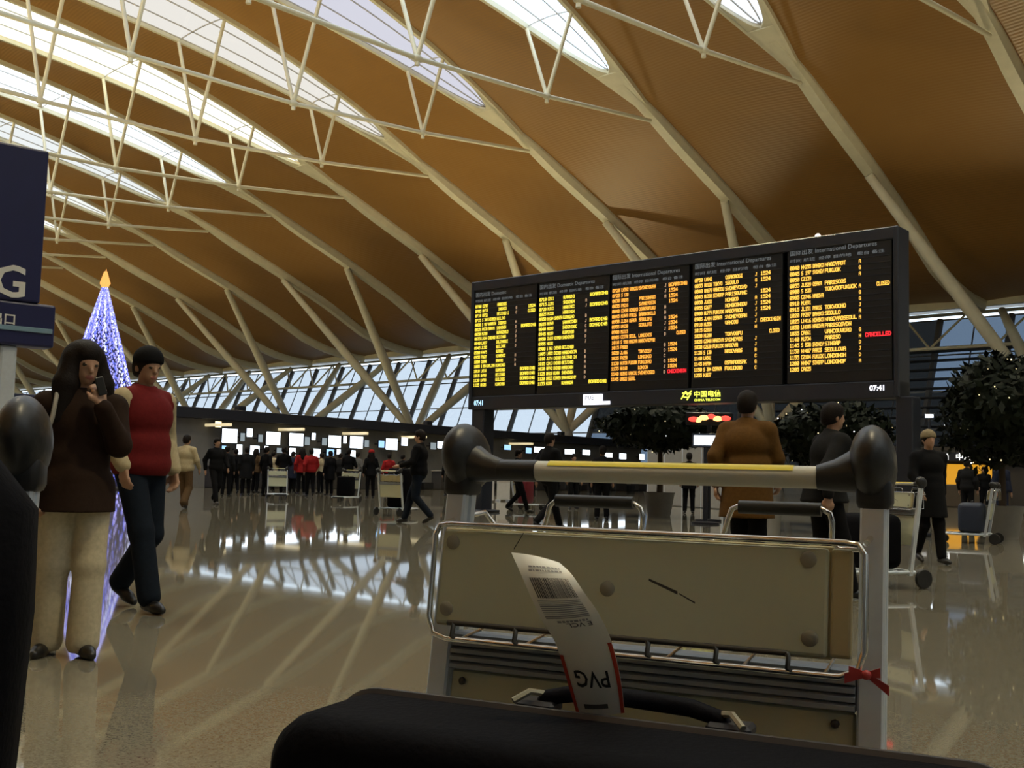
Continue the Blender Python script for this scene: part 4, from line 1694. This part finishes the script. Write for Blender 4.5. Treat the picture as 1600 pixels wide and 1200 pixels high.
    for x in (-.262, -.165, -.05, .025, .115, .205):
        mb = MB()
        mb.tube([front(x, .738, f0), front(x + .003, .734, f0 + .003), front(x + .002, .721, f0 + .003), front(x + .008, .716, f0)], .0036, 6)
        part('wire_hook', mb, M_WIRE_D, t, True)
    # basket floor seen through the gap
    for k in range(6):
        z = .70 + .0
        mb = MB()
        mb.tube([front(-.25 + k * .1, .716, f0), Vector((-.25 + k * .1, yb, .73)), Vector((-.25 + k * .1, yb, zr - .005))], .0022, 6)
        part('basket_wire', mb, M_CHROME, t, True)

    # ribbed cross beam and beige kick plate
    mb = MB()
    prof = []
    zb0, zb1 = .668, .720
    nr = 5
    for k in range(nr):
        za = zb0 + (zb1 - zb0) * k / nr
        hgt = (zb1 - zb0) / nr
        prof += [(-.012, za), (-.019, za + hgt * .25), (-.019, za + hgt * .75), (-.012, za + hgt)]
    prof += [(.012, zb1), (.012, zb0)]
    vs = []
    for x in (-HW + .018, HW - .018):
        vs += [(x, ty(z) + y - .004, z) for (y, z) in prof]
    n = len(prof)
    mb.add(vs, [(k, (k + 1) % n, n + (k + 1) % n, n + k) for k in range(n)] + [tuple(range(n - 1, -1, -1)), tuple(range(n, 2 * n))])
    part('ribbed_cross_beam', mb, M_LAM, t)
    mb = MB()
    mb.rbox(Vector((0, ty(.53) - .004, .53)), (HW * 2 - .036, .012, .275), .003, 1, TILT)
    kp = part('kick_plate', mb, M_PANEL, t)
    for x in (-.262, -.005, .258):
        mb = MB()
        mb.lathe([(.0055, 0), (.0055, .003), (.003, .005)], Vector((x, ty(.652) - .012, .652)), 8, Matrix.Rotation(pi / 2, 3, 'X'))
        part('screw', mb, M_SCREW, kp, True)
    # base: side rails, deck, wheels
    for s in (-1, 1):
        mb = MB()
        mb.tube([(s * HW, ty(.14) + .05, .15), (s * (HW - .01), -.5, .15), (s * .20, -.82, .15)], .018, 10)
        part('base_rail', mb, M_ALU, t, True)
        mb = MB()
        mb.lathe([(.03, -.018), (.085, -.018), (.09, -.010), (.09, .010), (.085, .018), (.03, .018)], (s * (HW + .005), .02, .09), 18, Matrix.Rotation(pi / 2, 3, 'Y'))
        part('wheel', mb, M_RUBBER, t, True)
    mb = MB()
    mb.lathe([(.02, -.015), (.06, -.015), (.065, 0), (.06, .015), (.02, .015)], (0, -.78, .065), 16, Matrix.Rotation(pi / 2, 3, 'Y'))
    part('front_wheel', mb, M_RUBBER, t, True)
    mb = MB()
    mb.rbox((0, -.80, .14), (.42, .03, .05), .008, 1)
    part('front_bumper', mb, M_BLACK, t)
    for k in range(5):
        mb = MB()
        mb.rbox((0, -.12 - k * .15, .165), (.58 - k * .03, .05, .012), .003, 1)
        part('deck_slat', mb, M_ALU, t)
    return t


TDIR = Vector((.908, -.42, 0))
TROT = math.atan2(TDIR.y, TDIR.x)
zt = 0.92
pr_ = at_depth(1370, 770, 1.397)
pl_ = at_depth(719, 757, 1.645)
mid = (pr_ + pl_) / 2
trolley = build_trolley()
trolley.location = (mid.x, mid.y, 0)
trolley.rotation_euler = (0, 0, TROT)
tag(trolley, 'luggage trolley with yellow-striped handle bar and beige panel in the foreground', 'luggage trolley', 'luggage trolleys')


def tw(x, y, z):
    return Vector((mid.x, mid.y, 0)) + Matrix.Rotation(TROT, 3, 'Z') @ Vector((x, y, z))


# red ribbon knotted to the basket wire
mb = MB()
for k, (dx, dz_) in enumerate(((-.025, -.006), (-.02, .003), (.026, -.016), (.016, .004))):
    a_ = Vector((.300, ty(.71) - .062, .722))
    b_ = a_ + Vector((dx, -.004, dz_))
    mb.add([a_ + Vector((0, 0, -.003)), b_ + Vector((0, 0, -.006)), b_ + Vector((0, 0, .006)), a_ + Vector((0, 0, .003)),
            a_ + Vector((0, .001, -.003)), b_ + Vector((0, .001, -.006)), b_ + Vector((0, .001, .006)), a_ + Vector((0, .001, .003))],
           [(0, 1, 2, 3), (7, 6, 5, 4), (0, 4, 5, 1), (1, 5, 6, 2), (2, 6, 7, 3), (3, 7, 4, 0)])
mb.ell((.300, ty(.71) - .064, .722), (.006, .005, .006), 8, 6)
o = part('red_ribbon', mb, mat('red_ribbon', (0.45, 0.05, 0.05), 0.5), None, True, loc=(mid.x, mid.y, 0), rz=TROT)
tag(o, 'short red ribbon tied to the lower right of the trolley basket', 'ribbon')

# ------------------------------------------------------------------ suitcase on the trolley
M_CASE = mat('black_suitcase_fabric', (0.0035, 0.0035, 0.005), 0.75, noise=0.3, scale=120, bump=0.2, spec=0.06)
M_CASE2 = mat('navy_black_shell', (0.005, 0.005, 0.008), 0.7, noise=0.2, scale=90, bump=0.2, spec=0.08)
M_PIPE = mat('suitcase_piping', (0.03, 0.03, 0.035), 0.4)
SUIT_TOP = 0.688
sq = on_plane(418, 1150, Vector((0, 0, SUIT_TOP - .03)), Vector((0, 0, 1)))
SW, SD = 0.76, 0.27
suit = empty('suitcase', Vector((sq.x, sq.y, 0.172)) + TDIR * (SW / 2) + Vector((.42, .908, 0)) * (SD / 2 - .02), TROT)
tag(suit, 'large black fabric suitcase lying on the foreground trolley with an airline tag', 'suitcase')
SH = SUIT_TOP - 0.172


def case_shell(y0, y1, inset, r):
    mb = MB()
    n = 8
    out = []
    w_, h_ = SW / 2 - inset, SH - inset
    for (cx, cz, a0) in ((w_ - r, h_ - r, 0), (-w_ + r, h_ - r, 90), (-w_ + r, inset + r, 180), (w_ - r, inset + r, 270)):
        for k in range(n + 1):
            an = radians(a0 + 90 * k / n)
            out.append((cx + r * cos(an), cz + r * sin(an)))
    m_ = len(out)
    cxm, czm = 0, SH / 2
    rings = []
    for (y, k) in ((y0, .90), (y0 + .006, .955), (y0 + .022, .99), (y0 + .04, 1.0), (y1, 1.0)) if y0 < 0 else ((y0, 1.0), (y1 - .04, 1.0), (y1 - .02, .985), (y1, .93)):
        ring = []
        for (x, z) in out:
            s_ = 1 - (1 - k) * 1.0
            ring.append((x * s_, y, czm + (z - czm) * s_))
        rings.append(ring)
    vs = [p for r_ in rings for p in r_]
    fs = []
    for i in range(len(rings) - 1):
        for k in range(m_):
            fs.append((i * m_ + k, i * m_ + (k + 1) % m_, (i + 1) * m_ + (k + 1) % m_, (i + 1) * m_ + k))
    fs.append(tuple(range(m_ - 1, -1, -1)))
    fs.append(tuple((len(rings) - 1) * m_ + k for k in range(m_)))
    mb.add(vs, fs)
    return mb, out


mbf, ol = case_shell(-SD / 2, .02, 0.0, .058)
part('front_shell', mbf, M_CASE, suit, True)
mbr, ol2 = case_shell(.02, SD / 2, .012, .07)
part('rear_shell', mbr, M_CASE2, suit, True)
mb = MB()
mb.tube([(x, .02, z) for (x, z) in ol], .006, 6, closed=True)
part('piping', mb, M_PIPE, suit, True)
mb = MB()
mb.tube([(x * 1.0, .055, SH / 2 + (z - SH / 2) * 1.0) for (x, z) in ol2], .0045, 6, closed=True)
part('zip', mb, mat('grey_zip', (0.10, 0.10, 0.10), 0.35, 0.5), suit, True)
mb = MB()
hxm = -0.035
mb.tube([(hxm - .115, .10, SH - .014), (hxm - .105, .10, SH + .000), (hxm - .07, .10, SH + .008), (hxm, .10, SH + .010), (hxm + .07, .10, SH + .007), (hxm + .105, .10, SH - .001), (hxm + .115, .10, SH - .016)], [.008, .009, .010, .0105, .010, .009, .008], 10)
hnd = part('carry_handle', mb, M_CASE2, suit, True)
for s in (-1, 1):
    mb = MB()
    mb.rbox((hxm + s * .115, .10, SH - .010), (.05, .035, .014), .004, 1)
    part('handle_mount', mb, M_PIPE, hnd)
    mb = MB()
    mb.tube([(hxm + s * .135, .07, SH - .002), (hxm + s * .12, .085, SH + .008), (hxm + s * .105, .10, SH + .004)], .004, 6)
    part('zip_pull', mb, mat('pale_zip_pull', (0.28, 0.26, 0.19), 0.45, 0.3), suit, True)

# ------------------------------------------------------------------ airline tag, standing up from the handle
def tag_ray(px, py, Y):
    return at_depth(px, py, Y)


TAG_L = [(902, 1118, 1.235), (884, 1055, 1.215), (868, 1005, 1.20), (846, 968, 1.19), (826, 925, 1.185), (812, 893, 1.19), (799, 863, 1.20)]
TAG_R = [(976, 1113, 1.215), (969, 1058, 1.195), (955, 1002, 1.18), (936, 960, 1.17), (912, 925, 1.17), (893, 897, 1.18), (874, 879, 1.20)]


def cr_sample(P, t):
    n = len(P) - 1
    i = min(int(t * n), n - 1)
    f = t * n - i
    p = [np.array(P[max(0, min(n, i + k - 1))], float) for k in range(4)]
    return 0.5 * ((2 * p[1]) + (-p[0] + p[2]) * f + (2 * p[0] - 5 * p[1] + 4 * p[2] - p[3]) * f * f + (-p[0] + 3 * p[1] - 3 * p[2] + p[3]) * f ** 3)


TL = [tuple(at_depth(*q)) for q in TAG_L]
TR = [tuple(at_depth(*q)) for q in TAG_R]


def tagpt(u, t, off=0.0):
    """u across 0..1, t up 0..1"""
    a_, b_ = cr_sample(TL, t), cr_sample(TR, t)
    p = a_ + (b_ - a_) * u
    dt = cr_sample(TL, min(1, t + .01)) - cr_sample(TL, max(0, t - .01))
    n = np.cross(b_ - a_, dt)
    n = n / np.linalg.norm(n)
    if n[1] > 0:
        n = -n
    return Vector(p + n * (off + 0.004 * math.sin(pi * u)))


tbase = tagpt(.5, 0)
mb = MB()
NU, NT = 6, 30
for off in (0, -0.0006):
    base_i = len(mb.v)
    for j in range(NT + 1):
        for i in range(NU + 1):
            mb.v.append(tuple(tagpt(i / NU, j / NT, off) - tbase))
    for j in range(NT):
        for i in range(NU):
            q = base_i + j * (NU + 1) + i
            f_ = (q, q + 1, q + NU + 2, q + NU + 1)
            mb.f.append(f_ if off == 0 else f_[::-1])
btag = empty('baggage_tag', tbase)
tag(btag, 'white airline baggage tag with PVG and red edges standing from the suitcase handle', 'baggage tag')
part('paper_strip', mb, mat('white_tag_paper', (0.88, 0.87, 0.80), 0.55, noise=0.03), btag, True)
mb = MB()
mb.tube([tagpt(.5, .02) - tbase, Vector((0, .012, -.015)), Vector((0.004, .02, -.028))], .018, 8)


def tag_patch(u0, u1, t0, t1, off=0.0008):
    m_ = MB()
    nu, nt = 3, max(2, int((t1 - t0) * 40))
    for j in range(nt + 1):
        for i in range(nu + 1):
            m_.v.append(tuple(tagpt(u0 + (u1 - u0) * i / nu, t0 + (t1 - t0) * j / nt, off) - tbase))
    for j in range(nt):
        for i in range(nu):
            q = j * (nu + 1) + i
            m_.f.append((q, q + 1, q + nu + 2, q + nu + 1))
    return m_


M_INK = mat('grey_tag_ink', (0.10, 0.10, 0.10), 0.6, noise=0)
M_INKL = mat('faint_tag_ink', (0.30, 0.30, 0.30), 0.6, noise=0)
M_TRED = mat('red_tag_edge', (0.55, 0.06, 0.03), 0.5, noise=0)
part('red_edge', tag_patch(0.0, .07, .0, .27), M_TRED, btag)
part('red_edge', tag_patch(.93, 1.0, .0, .33), M_TRED, btag)
mb = MB()
rb = random.Random(5)
u = .14
while u < .86:
    w_ = rb.choice((.010, .016, .024))
    p_ = tag_patch(u, u + w_, .63, .78, .0007)
    mb.add(p_.v, p_.f)
    u += w_ + rb.choice((.010, .016))
part('barcode', mb, M_INK, btag)
mb = MB()
t_ = .505
while t_ < .615:
    w_ = rb.choice((.004, .006, .008))
    p_ = tag_patch(.10, .86, t_, t_ + w_, .0007)
    mb.add(p_.v, p_.f)
    t_ += w_ + rb.choice((.004, .007))
part('barcode', mb, M_INKL, btag)


def tag_text(s_, uc, tc, wu, ht, m, nm):
    """lettering printed upside down on the tag"""
    me = text_mesh(s_, 1.0, bold=0.015)
    xs = [v.co.x for v in me.vertices]
    ys = [v.co.y for v in me.vertices]
    for v in me.vertices:
        a_ = (v.co.x - min(xs)) / (max(xs) - min(xs)) - .5
        b_ = (v.co.y - min(ys)) / (max(ys) - min(ys)) - .5
        v.co = tagpt(uc - a_ * wu, tc - b_ * ht, .0009) - tbase
    me.materials.append(m)
    link(nm, me, None, btag)


tag_text('PVG', .50, .165, .62, .075, mat('black_tag_ink', (0.02, 0.02, 0.02), 0.6, noise=0), 'airport_code')
tag_text('E VCL', .62, .46, .42, .028, M_INK, 'small_print')
for (t_, w_) in ((.478, .50), (.838, .66), (.868, .60)):
    mb = MB()
    u = .52 - w_ / 2
    while u < .52 + w_ / 2:
        d_ = rb.choice((.03, .05, .07))
        p_ = tag_patch(u, u + d_, t_, t_ + .013, .0007)
        mb.add(p_.v, p_.f)
        u += d_ + .018
    part('small_print', mb, M_INKL, btag)['kind'] = 'stuff'
part('print_bar', tag_patch(.22, .70, .045, .065), M_INK, btag)

# ------------------------------------------------------------------ the trolley and bag at the left edge
t2 = copy_tree(trolley)
# put its right grip at the left edge of the view
g2 = at_depth(40, 672, 1.22)
rot2 = radians(12)
off2 = Matrix.Rotation(rot2, 3, 'Z') @ Vector((HW, 0.0, 0))
t2.location = (g2.x - off2.x, g2.y - off2.y, 0)
t2.rotation_euler = (0, 0, rot2)
t2['label'] = 'second luggage trolley cut by the left edge, only its dark grip showing'
gb = at_depth(58, 760, 0.96)
bag = empty('garment_bag', (gb.x - .212, gb.y + .06, .172), rot2)
tag(bag, 'tall black bag standing at the left edge under the trolley grip', 'bag')
mb = MB()
BH = gb.z + .03 - .172
vs, fs = [], []
for (z, wx, wy, ox) in ((0, .155, .06, -.028), (.03, .165, .075, -.027), (BH * .5, .172, .08, -.012), (BH * .8, .176, .075, -.003), (BH * .93, .172, .065, 0), (BH, .14, .045, -.01)):
    for k in range(24):
        an = 2 * pi * k / 24
        c_, s_ = cos(an), sin(an)
        vs.append((ox + wx * math.copysign(abs(c_) ** .45, c_), wy * math.copysign(abs(s_) ** .45, s_), z))
for i in range(5):
    for k in range(24):
        fs.append((i * 24 + k, i * 24 + (k + 1) % 24, (i + 1) * 24 + (k + 1) % 24, (i + 1) * 24 + k))
fs += [tuple(range(23, -1, -1)), tuple(5 * 24 + k for k in range(24))]
mb.add(vs, fs)
part('bag_body', mb, M_CASE, bag, True)
mb = MB()
mb.tube([(-.07, 0, BH - .01), (-.06, 0, BH + .02), (.04, 0, BH + .02), (.05, 0, BH - .01)], .008, 8)
part('handle', mb, M_RUBBER, bag, True)

# small black case at the woman's side
def small_case(px, py, rz, w, d, h, m, label, group=None, tilt=None):
    q = foot(px, py)
    r = empty('rolling_case', q, rz)
    tag(r, label, 'suitcase', group)
    mb = MB()
    mb.rbox((0, 0, h / 2 + .04), (w, d, h), min(w, d) * .18, 3)
    part('case_body', mb, m, r, True)
    mb = MB()
    mb.tube([(-w * .3, d * .3, h), (-w * .3, d * .3, h + .32), (w * .3, d * .3, h + .32), (w * .3, d * .3, h)], .010, 6)
    part('pull_handle', mb, M_ALU, r, True)
    for s in (-1, 1):
        mb = MB()
        mb.lathe([(.01, -.012), (.035, -.012), (.035, .012), (.01, .012)], (s * w * .36, d * .3, .035), 12, Matrix.Rotation(pi / 2, 3, 'Y'))
        part('wheel', mb, M_RUBBER, r, True)
    mb = MB()
    mb.rbox((0, -d / 2 - .004, h * .45 + .04), (w * .72, .03, h * .55), .012, 2)
    part('front_pocket', mb, m, r, True)
    return r


small_case(34, 985, 0.3, .36, .22, .52, M_CASE, 'black rolling case standing left of the woman in the brown coat')

# ------------------------------------------------------------------ far trolleys with luggage
M_RCASE = mat('dark_red_case', (0.16, 0.012, 0.02), 0.45)
def far_trolley(px, py, rz, label, loads):
    q = foot(px, py)
    t = copy_tree(trolley)
    t.location = q
    t.rotation_euler = (0, 0, rz)
    t['label'] = label
    for (nm, w, d, h, m, lab, dy) in loads:
        b = empty(nm, q + Matrix.Rotation(rz, 3, 'Z') @ Vector((0, dy, .172)), rz)
        tag(b, lab, 'suitcase')
        mb = MB()
        mb.rbox((0, 0, h / 2), (w, d, h), min(w, d) * .2, 3)
        part('case_body', mb, m, b, True)
        mb = MB()
        mb.tube([(-.08, 0, h - .01), (-.07, 0, h + .03), (.07, 0, h + .03), (.08, 0, h - .01)], .012, 6)
        part('handle', mb, M_RUBBER, b, True)
    return t


far_trolley(606, 806, radians(150), 'luggage trolley with a pale panel pushed by the man in jeans', [('suitcase', .5, .3, .85, M_CASE, 'tall black case on the trolley pushed by the man in jeans', -.4)])
far_trolley(806, 796, radians(60), 'far luggage trolley carrying the dark red suitcase', [('suitcase', .45, .28, .62, M_RCASE, 'dark red suitcase on a far trolley left of the striding man', -.3)])
far_trolley(1405, 915, radians(-70), 'luggage trolley with a black duffel behind the right upright', [('duffel_bag', .5, .42, .5, M_CASE, 'bulky black duffel bag behind the right trolley upright', -.35)])
far_trolley(1555, 850, radians(-120), 'trolley with navy bags at the right edge of the hall', [('suitcase', .5, .4, .5, mat('navy_case', (0.02, 0.03, 0.06), 0.5), 'navy bag on the trolley at the right edge', -.35)])

far_trolley(432, 779, radians(20), 'empty luggage trolley with a pale panel among the queue under the third screen', [])
far_trolley(548, 784, radians(-20), 'luggage trolley with a pale panel in the queue under the fifth screen', [('suitcase', .5, .3, .6, M_CASE, 'black case on the trolley in the queue under the fifth screen', -.35)])

# ================================================================== TREES AND DECORATION
M_LEAF = mat('dark_green_leaf', (0.008, 0.012, 0.005), 0.6, noise=0.5, scale=6, spec=0.15)
M_BARK = mat('brown_bark', (0.06, 0.04, 0.025), 0.9)
M_POT = mat('grey_planter', (0.20, 0.19, 0.17), 0.6)
M_TWINK = emitter('warm_twinkle', (1.0, 0.8, 0.4), 1.6)
M_TWINKW = emitter('white_twinkle', (0.95, 0.95, 1.0), 2.2)


def round_tree(px, py_top, py_bot, wpx, Y, label, cone=0.0):
    c0, c1 = at_depth(px, py_top, Y), at_depth(px, py_bot, Y)
    zt_, zb_ = c0.z, c1.z
    rx = wpx / 2 * Y / FPX
    r = empty('decorated_tree', Vector((c0.x, c0.y, 0)))
    tag(r, label, 'tree', 'dark decorated trees')
    R_ = random.Random(int(px))
    mb = MB()
    hz, cz = (zt_ - zb_) / 2, (zt_ + zb_) / 2

    def surf():
        while True:
            v = Vector((R_.gauss(0, 1), R_.gauss(0, 1), R_.gauss(0, 1))).normalized()
            k = R_.uniform(.55, 1.0) ** .5
            lump = 1 + .10 * sin(v.x * 7 + px) * cos(v.z * 6) + .06 * sin(v.y * 11)
            wr = 1 - cone * max(0, v.z)
            return Vector((v.x * rx * wr, v.y * rx * wr, v.z * hz)) * k * lump + Vector((0, 0, cz)), v
    for k in range(2600):
        p, v = surf()
        s_ = R_.uniform(.05, .10) * (rx / 1.0 + .3)
        t1 = Vector((R_.gauss(0, 1), R_.gauss(0, 1), R_.gauss(0, 1))).normalized()
        t2_ = t1.cross(v)
        if t2_.length < .05:
            continue
        t2_.normalize()
        mb.add([p - t1 * s_, p + t2_ * s_ * .45, p + t1 * s_, p - t2_ * s_ * .45], [(0, 1, 2, 3)])
    f = part('foliage', mb, M_LEAF, r)
    f['kind'] = 'stuff'
    mb = MB()
    mb.ell((0, 0, cz), (rx * .62, rx * .62, hz * .66), 14, 10)
    part('inner_foliage', mb, M_LEAF, r)
    mb = MB()
    mb.tube([(0, 0, .3), (.02, 0, zb_ * .6), (0, .02, cz)], [.09, .07, .05], 8)
    part('trunk', mb, M_BARK, r, True)
    mb = MB()
    mb.lathe([(.28, 0), (.38, .55), (.40, .60), (.36, .60), (.33, .5)], n=18)
    part('planter', mb, M_POT, r, True)
    for m_, n in ((M_TWINK, 45), (M_TWINKW, 18)):
        mb = MB()
        for k in range(n):
            p, v = surf()
            p = Vector((0, 0, cz)) + (p - Vector((0, 0, cz))) * 1.03
            mb.ell(p, (.014, .014, .014), 5, 3)
        part('string_lights', mb, m_, r)
    return r


round_tree(1032, 630, 704, 190, 27.0, 'wide dark tree with tiny lights behind the middle of the board')
round_tree(1300, 630, 735, 190, 24.0, 'dark tree with tiny lights behind the right end of the board')
round_tree(1562, 548, 735, 185, 20.0, 'tall dark leafy tree with fairy lights at the right edge', 0.35)

# glowing cone tree
XT = foot(146, 761)
xt = empty('light_tree', XT)
tag(xt, 'tall cone tree of blue-white lights with a golden star behind the woman', 'christmas tree')
dT = XT.length
apex = on_plane(157, 455, XT, Vector((XT.x, XT.y, 0)).normalized()).z
M_LED = [emitter('led_white', (0.65, 0.70, 1.0), 1.3), emitter('led_blue', (0.16, 0.20, 1.0), 0.9), emitter('led_violet', (0.42, 0.40, 1.0), 1.0)]
RB = 2.75
R_ = random.Random(9)
NS = 48
for s_ in range(NS):
    mb = MB()
    an0 = 2 * pi * s_ / NS
    n = 120
    for k in range(n):
        f_ = (k + R_.random()) / n
        rr2 = 0.10 + (RB - .1) * (f_ ** 1.05) * (1 - .10 * sin(pi * f_))
        an = an0 + R_.uniform(-.09, .09)
        z = apex * (1 - f_) + .15
        s2 = R_.uniform(.028, .055)
        mb.ell((rr2 * cos(an), rr2 * sin(an), z), (s2, s2, s2 * 1.5), 4, 2)
    part('light_string', mb, M_LED[(0, 1, 2, 1, 2)[s_ % 5]], xt)['kind'] = 'stuff'
mb = MB()
mb.lathe([(RB * .97, .1), (RB * .45, apex * .52), (.05, apex)], n=24)
part('cone_frame', mb, mat('dark_blue_net', (0.03, 0.03, 0.09), 0.7), xt)
mb = MB()
for k in range(6):
    an = 2 * pi * k / 6
    mb.tube([(0, 0, apex + .05), (.16 * cos(an), .16 * sin(an), apex + .35), (.05 * cos(an + .5), .05 * sin(an + .5), apex + .85)], [.06, .07, .015], 6)
mb.tube([(0, 0, apex), (0, 0, apex + .5), (.02, 0, apex + .95)], [.05, .06, .01], 6)
part('gold_star', mb, emitter('gold_glow', (1.0, 0.42, 0.10), 1.1), xt, True)

# ------------------------------------------------------------------ the direction pillar at the left edge
DP = 8.6
dp = at_depth(10, 560, DP)
pil = empty('direction_sign', Vector((dp.x, dp.y, 0)), math.atan2(dp.y, dp.x) - pi / 2 + 0.25)
tag(pil, 'dark blue direction sign with a white letter G on a grey pole', 'sign')
M_SIGN = mat('dark_blue_sign', (0.012, 0.014, 0.075), 0.4)
k_ = DP / FPX
zs = lambda py: at_depth(10, py, DP).z
mb = MB()
mb.rbox((-.13, 0, (zs(232) + zs(472)) / 2), (.66, .22, zs(232) - zs(472)), .02, 2)
part('tall_panel', mb, M_SIGN, pil)
mb = MB()
mb.rbox((0.0, 0, (zs(472) + zs(540)) / 2), (.66, .20, zs(472) - zs(540)), .02, 2)
lp = part('lower_panel', mb, M_SIGN, pil)
mb = MB()
mb.rbox((.06, -.105, zs(514)), (.5, .012, .04), .003, 1)
part('light_line', mb, mat('pale_blue_line', (0.2, 0.32, 0.42), 0.4), lp)
me = text_mesh('出口', .10, bold=.002)
me.materials.append(M_WHITE)
h = link('lettering', me, None, lp)
h.rotation_euler = (pi / 2, 0, 0)
h.location = (-.17, -.104, zs(508))
me = text_mesh('G', .36, bold=.006)
me.materials.append(M_WHITE)
h = link('letter', me, None, pil)
h.rotation_euler = (pi / 2, 0, 0)
h.location = (-.17, -.114, zs(466))
mb = MB()
mb.rbox((0, 0, zs(540) / 2), (.13, .12, zs(540)), .02, 2)
part('pole', mb, M_ALU, pil)
mb = MB()
mb.lathe([(.30, 0), (.30, .03), (.10, .05)], n=20)
part('base_plate', mb, M_ALU, pil, True)

# ------------------------------------------------------------------ posters, partition, shop
def poster(px, py_b, w, h, rz, m_cols, label):
    q = foot(px, py_b)
    r = empty('poster_stand', q, rz)
    tag(r, label, 'poster')
    mb = MB()
    mb.rbox((0, 0, h / 2 + .05), (w, .05, h), .01, 1)
    part('board', mb, mat('white_poster', (0.55, 0.53, 0.50), 0.5), r)
    for (x, z, ww, hh, c) in m_cols:
        mb = MB()
        mb.box((x * w, -.028, .05 + z * h), (ww * w, .006, hh * h))
        part('print', mb, mat('print_%d_%d' % (c[0] * 100, c[2] * 100), c, 0.5), r)
    for s in (-1, 1):
        mb = MB()
        mb.rbox((s * w * .4, 0, .03), (.05, .4, .06), .01, 1)
        part('foot', mb, M_ALU, r)
    return r


q = foot(752, 784)
poster(752, 784, .85, 1.40, face_cam(q) + pi, [(0, .68, .8, .22, (0.5, 0.25, 0.22)), (.05, .32, .5, .16, (0.15, 0.35, 0.55))], 'white poster stand with pink and blue prints left of the red suitcase')
q = foot(786, 783)
poster(786, 783, .50, 1.35, face_cam(q, .4) + pi, [(0, .6, .8, .3, (0.45, 0.40, 0.36))], 'pale poster stand just behind the dark red suitcase')
# white partition
pa, pb2 = foot(1012, 788), foot(1128, 796)
pd = (pb2 - pa)
prt = empty('partition', pa + pd / 2, math.atan2(pd.y, pd.x))
tag(prt, 'row of pale grey partition panels behind the trolley bar', 'partition')
for k in range(4):
    w_ = pd.length / 4
    mb = MB()
    mb.rbox(((k - 1.5) * w_, 0, 1.02), (w_ - .03, .06, 2.0), .01, 1)
    part('panel', mb, mat('pale_partition', (0.33, 0.32, 0.29), 0.55), prt)
for k in range(5):
    mb = MB()
    mb.rbox(((k - 2) * pd.length / 4, 0, 1.03), (.05, .08, 2.06), .01, 1)
    part('post', mb, M_ALU, prt)

# shop at the right
q = foot(1520, 793)
shop = empty('shop_counter', q, face_cam(q) + pi)
tag(shop, 'yellow-lit shop counter with a white lettered sign at the far right', 'shop')
ds = q.length
pxm = ds / FPX
mb = MB()
mb.rbox((0.0, 1.2, 1.35), (8.5, .3, 2.7), .03, 1)
part('back_wall', mb, mat('dark_shop_wall', (0.05, 0.04, 0.03), 0.6), shop)
mb = MB()
mb.box((-.15, 1.03, 1.30), (62 * pxm, .04, 40 * pxm))
part('yellow_backlight', mb, emitter('shop_yellow_glow', (1.0, 0.45, 0.02), 0.55), shop)
mb = MB()
mb.rbox((-.1, 0, .5), (3.2, .7, 1.0), .04, 2)
part('counter', mb, mat('shop_counter', (0.08, 0.06, 0.04), 0.4), shop)
mb = MB()
mb.rbox((.3, .9, 2.25), (8.0, .3, .42), .03, 1)
fs_ = part('sign_band', mb, M_DARK, shop)
for (x, s_) in ((-2.3, '—'), (-1.3, '口'), (-.7, '中西餐'), (1.9, '茶座')):
    me = text_mesh(s_, .34, bold=.004)
    me.materials.append(emitter('shop_sign_white', (1, 1, .95), 2.0))
    h = link('lettering', me, None, fs_)
    h.rotation_euler = (pi / 2, 0, 0)
    h.location = (x, .74, 2.13)

# red glowing sign and bright screen behind the trees
def hanging(px, py, wpx, hpx, Y, m, name, label, lumps=None):
    c = at_depth(px, py, Y)
    w_, h_ = wpx * Y / FPX, hpx * Y / FPX
    r = empty(name, Vector((c.x, c.y, 0)), math.atan2(c.y, c.x) - pi / 2)
    tag(r, label, 'sign')
    mb = MB()
    mb.rbox((0, .08, c.z), (w_ + .1, .12, h_ + .1), .02, 1)
    part('casing', mb, M_DARK, r)
    if lumps:
        for (x, z, s_, mm) in lumps:
            mb = MB()
            mb.ell((x * w_, 0, c.z + z * h_), (s_ * w_, .03, h_ * .32), 10, 6)
            part('neon_shape', mb, mm, r, True)
    else:
        mb = MB()
        mb.box((0, 0, c.z), (w_, .04, h_))
        part('display', mb, m, r)
    mb = MB()
    mb.tube([(0, .1, 0), (0, .1, c.z - h_ / 2)], .05, 8)
    part('pole', mb, M_DARK, r, True)
    mb = MB()
    mb.lathe([(.3, 0), (.3, .04), (.06, .06)], (0, .1, 0), 16)
    part('base', mb, M_DARK, r, True)
    return r


M_NEON_O = emitter('orange_neon', (1.0, 0.5, 0.15), 2.2)
hanging(1108, 654, 66, 13, 24.5, M_RED_GLOW, 'neon_sign', 'small red and orange neon sign under the board', [(-.36, -.1, .13, M_RED_GLOW), (-.12, .1, .12, M_NEON_O), (.05, .25, .10, M_RED_GLOW), (.2, .0, .12, M_NEON_O), (.38, .05, .13, M_RED_GLOW), (-.25, -.2, .08, M_NEON_O)])
hanging(1103, 688, 37, 15, 23.0, M_SCREEN, 'bright_screen', 'bright white screen under the small red neon sign')
hanging(1452, 650, 12, 5, 40, M_SCREEN, 'lit_sign', 'tiny white lit sign right of the board post')
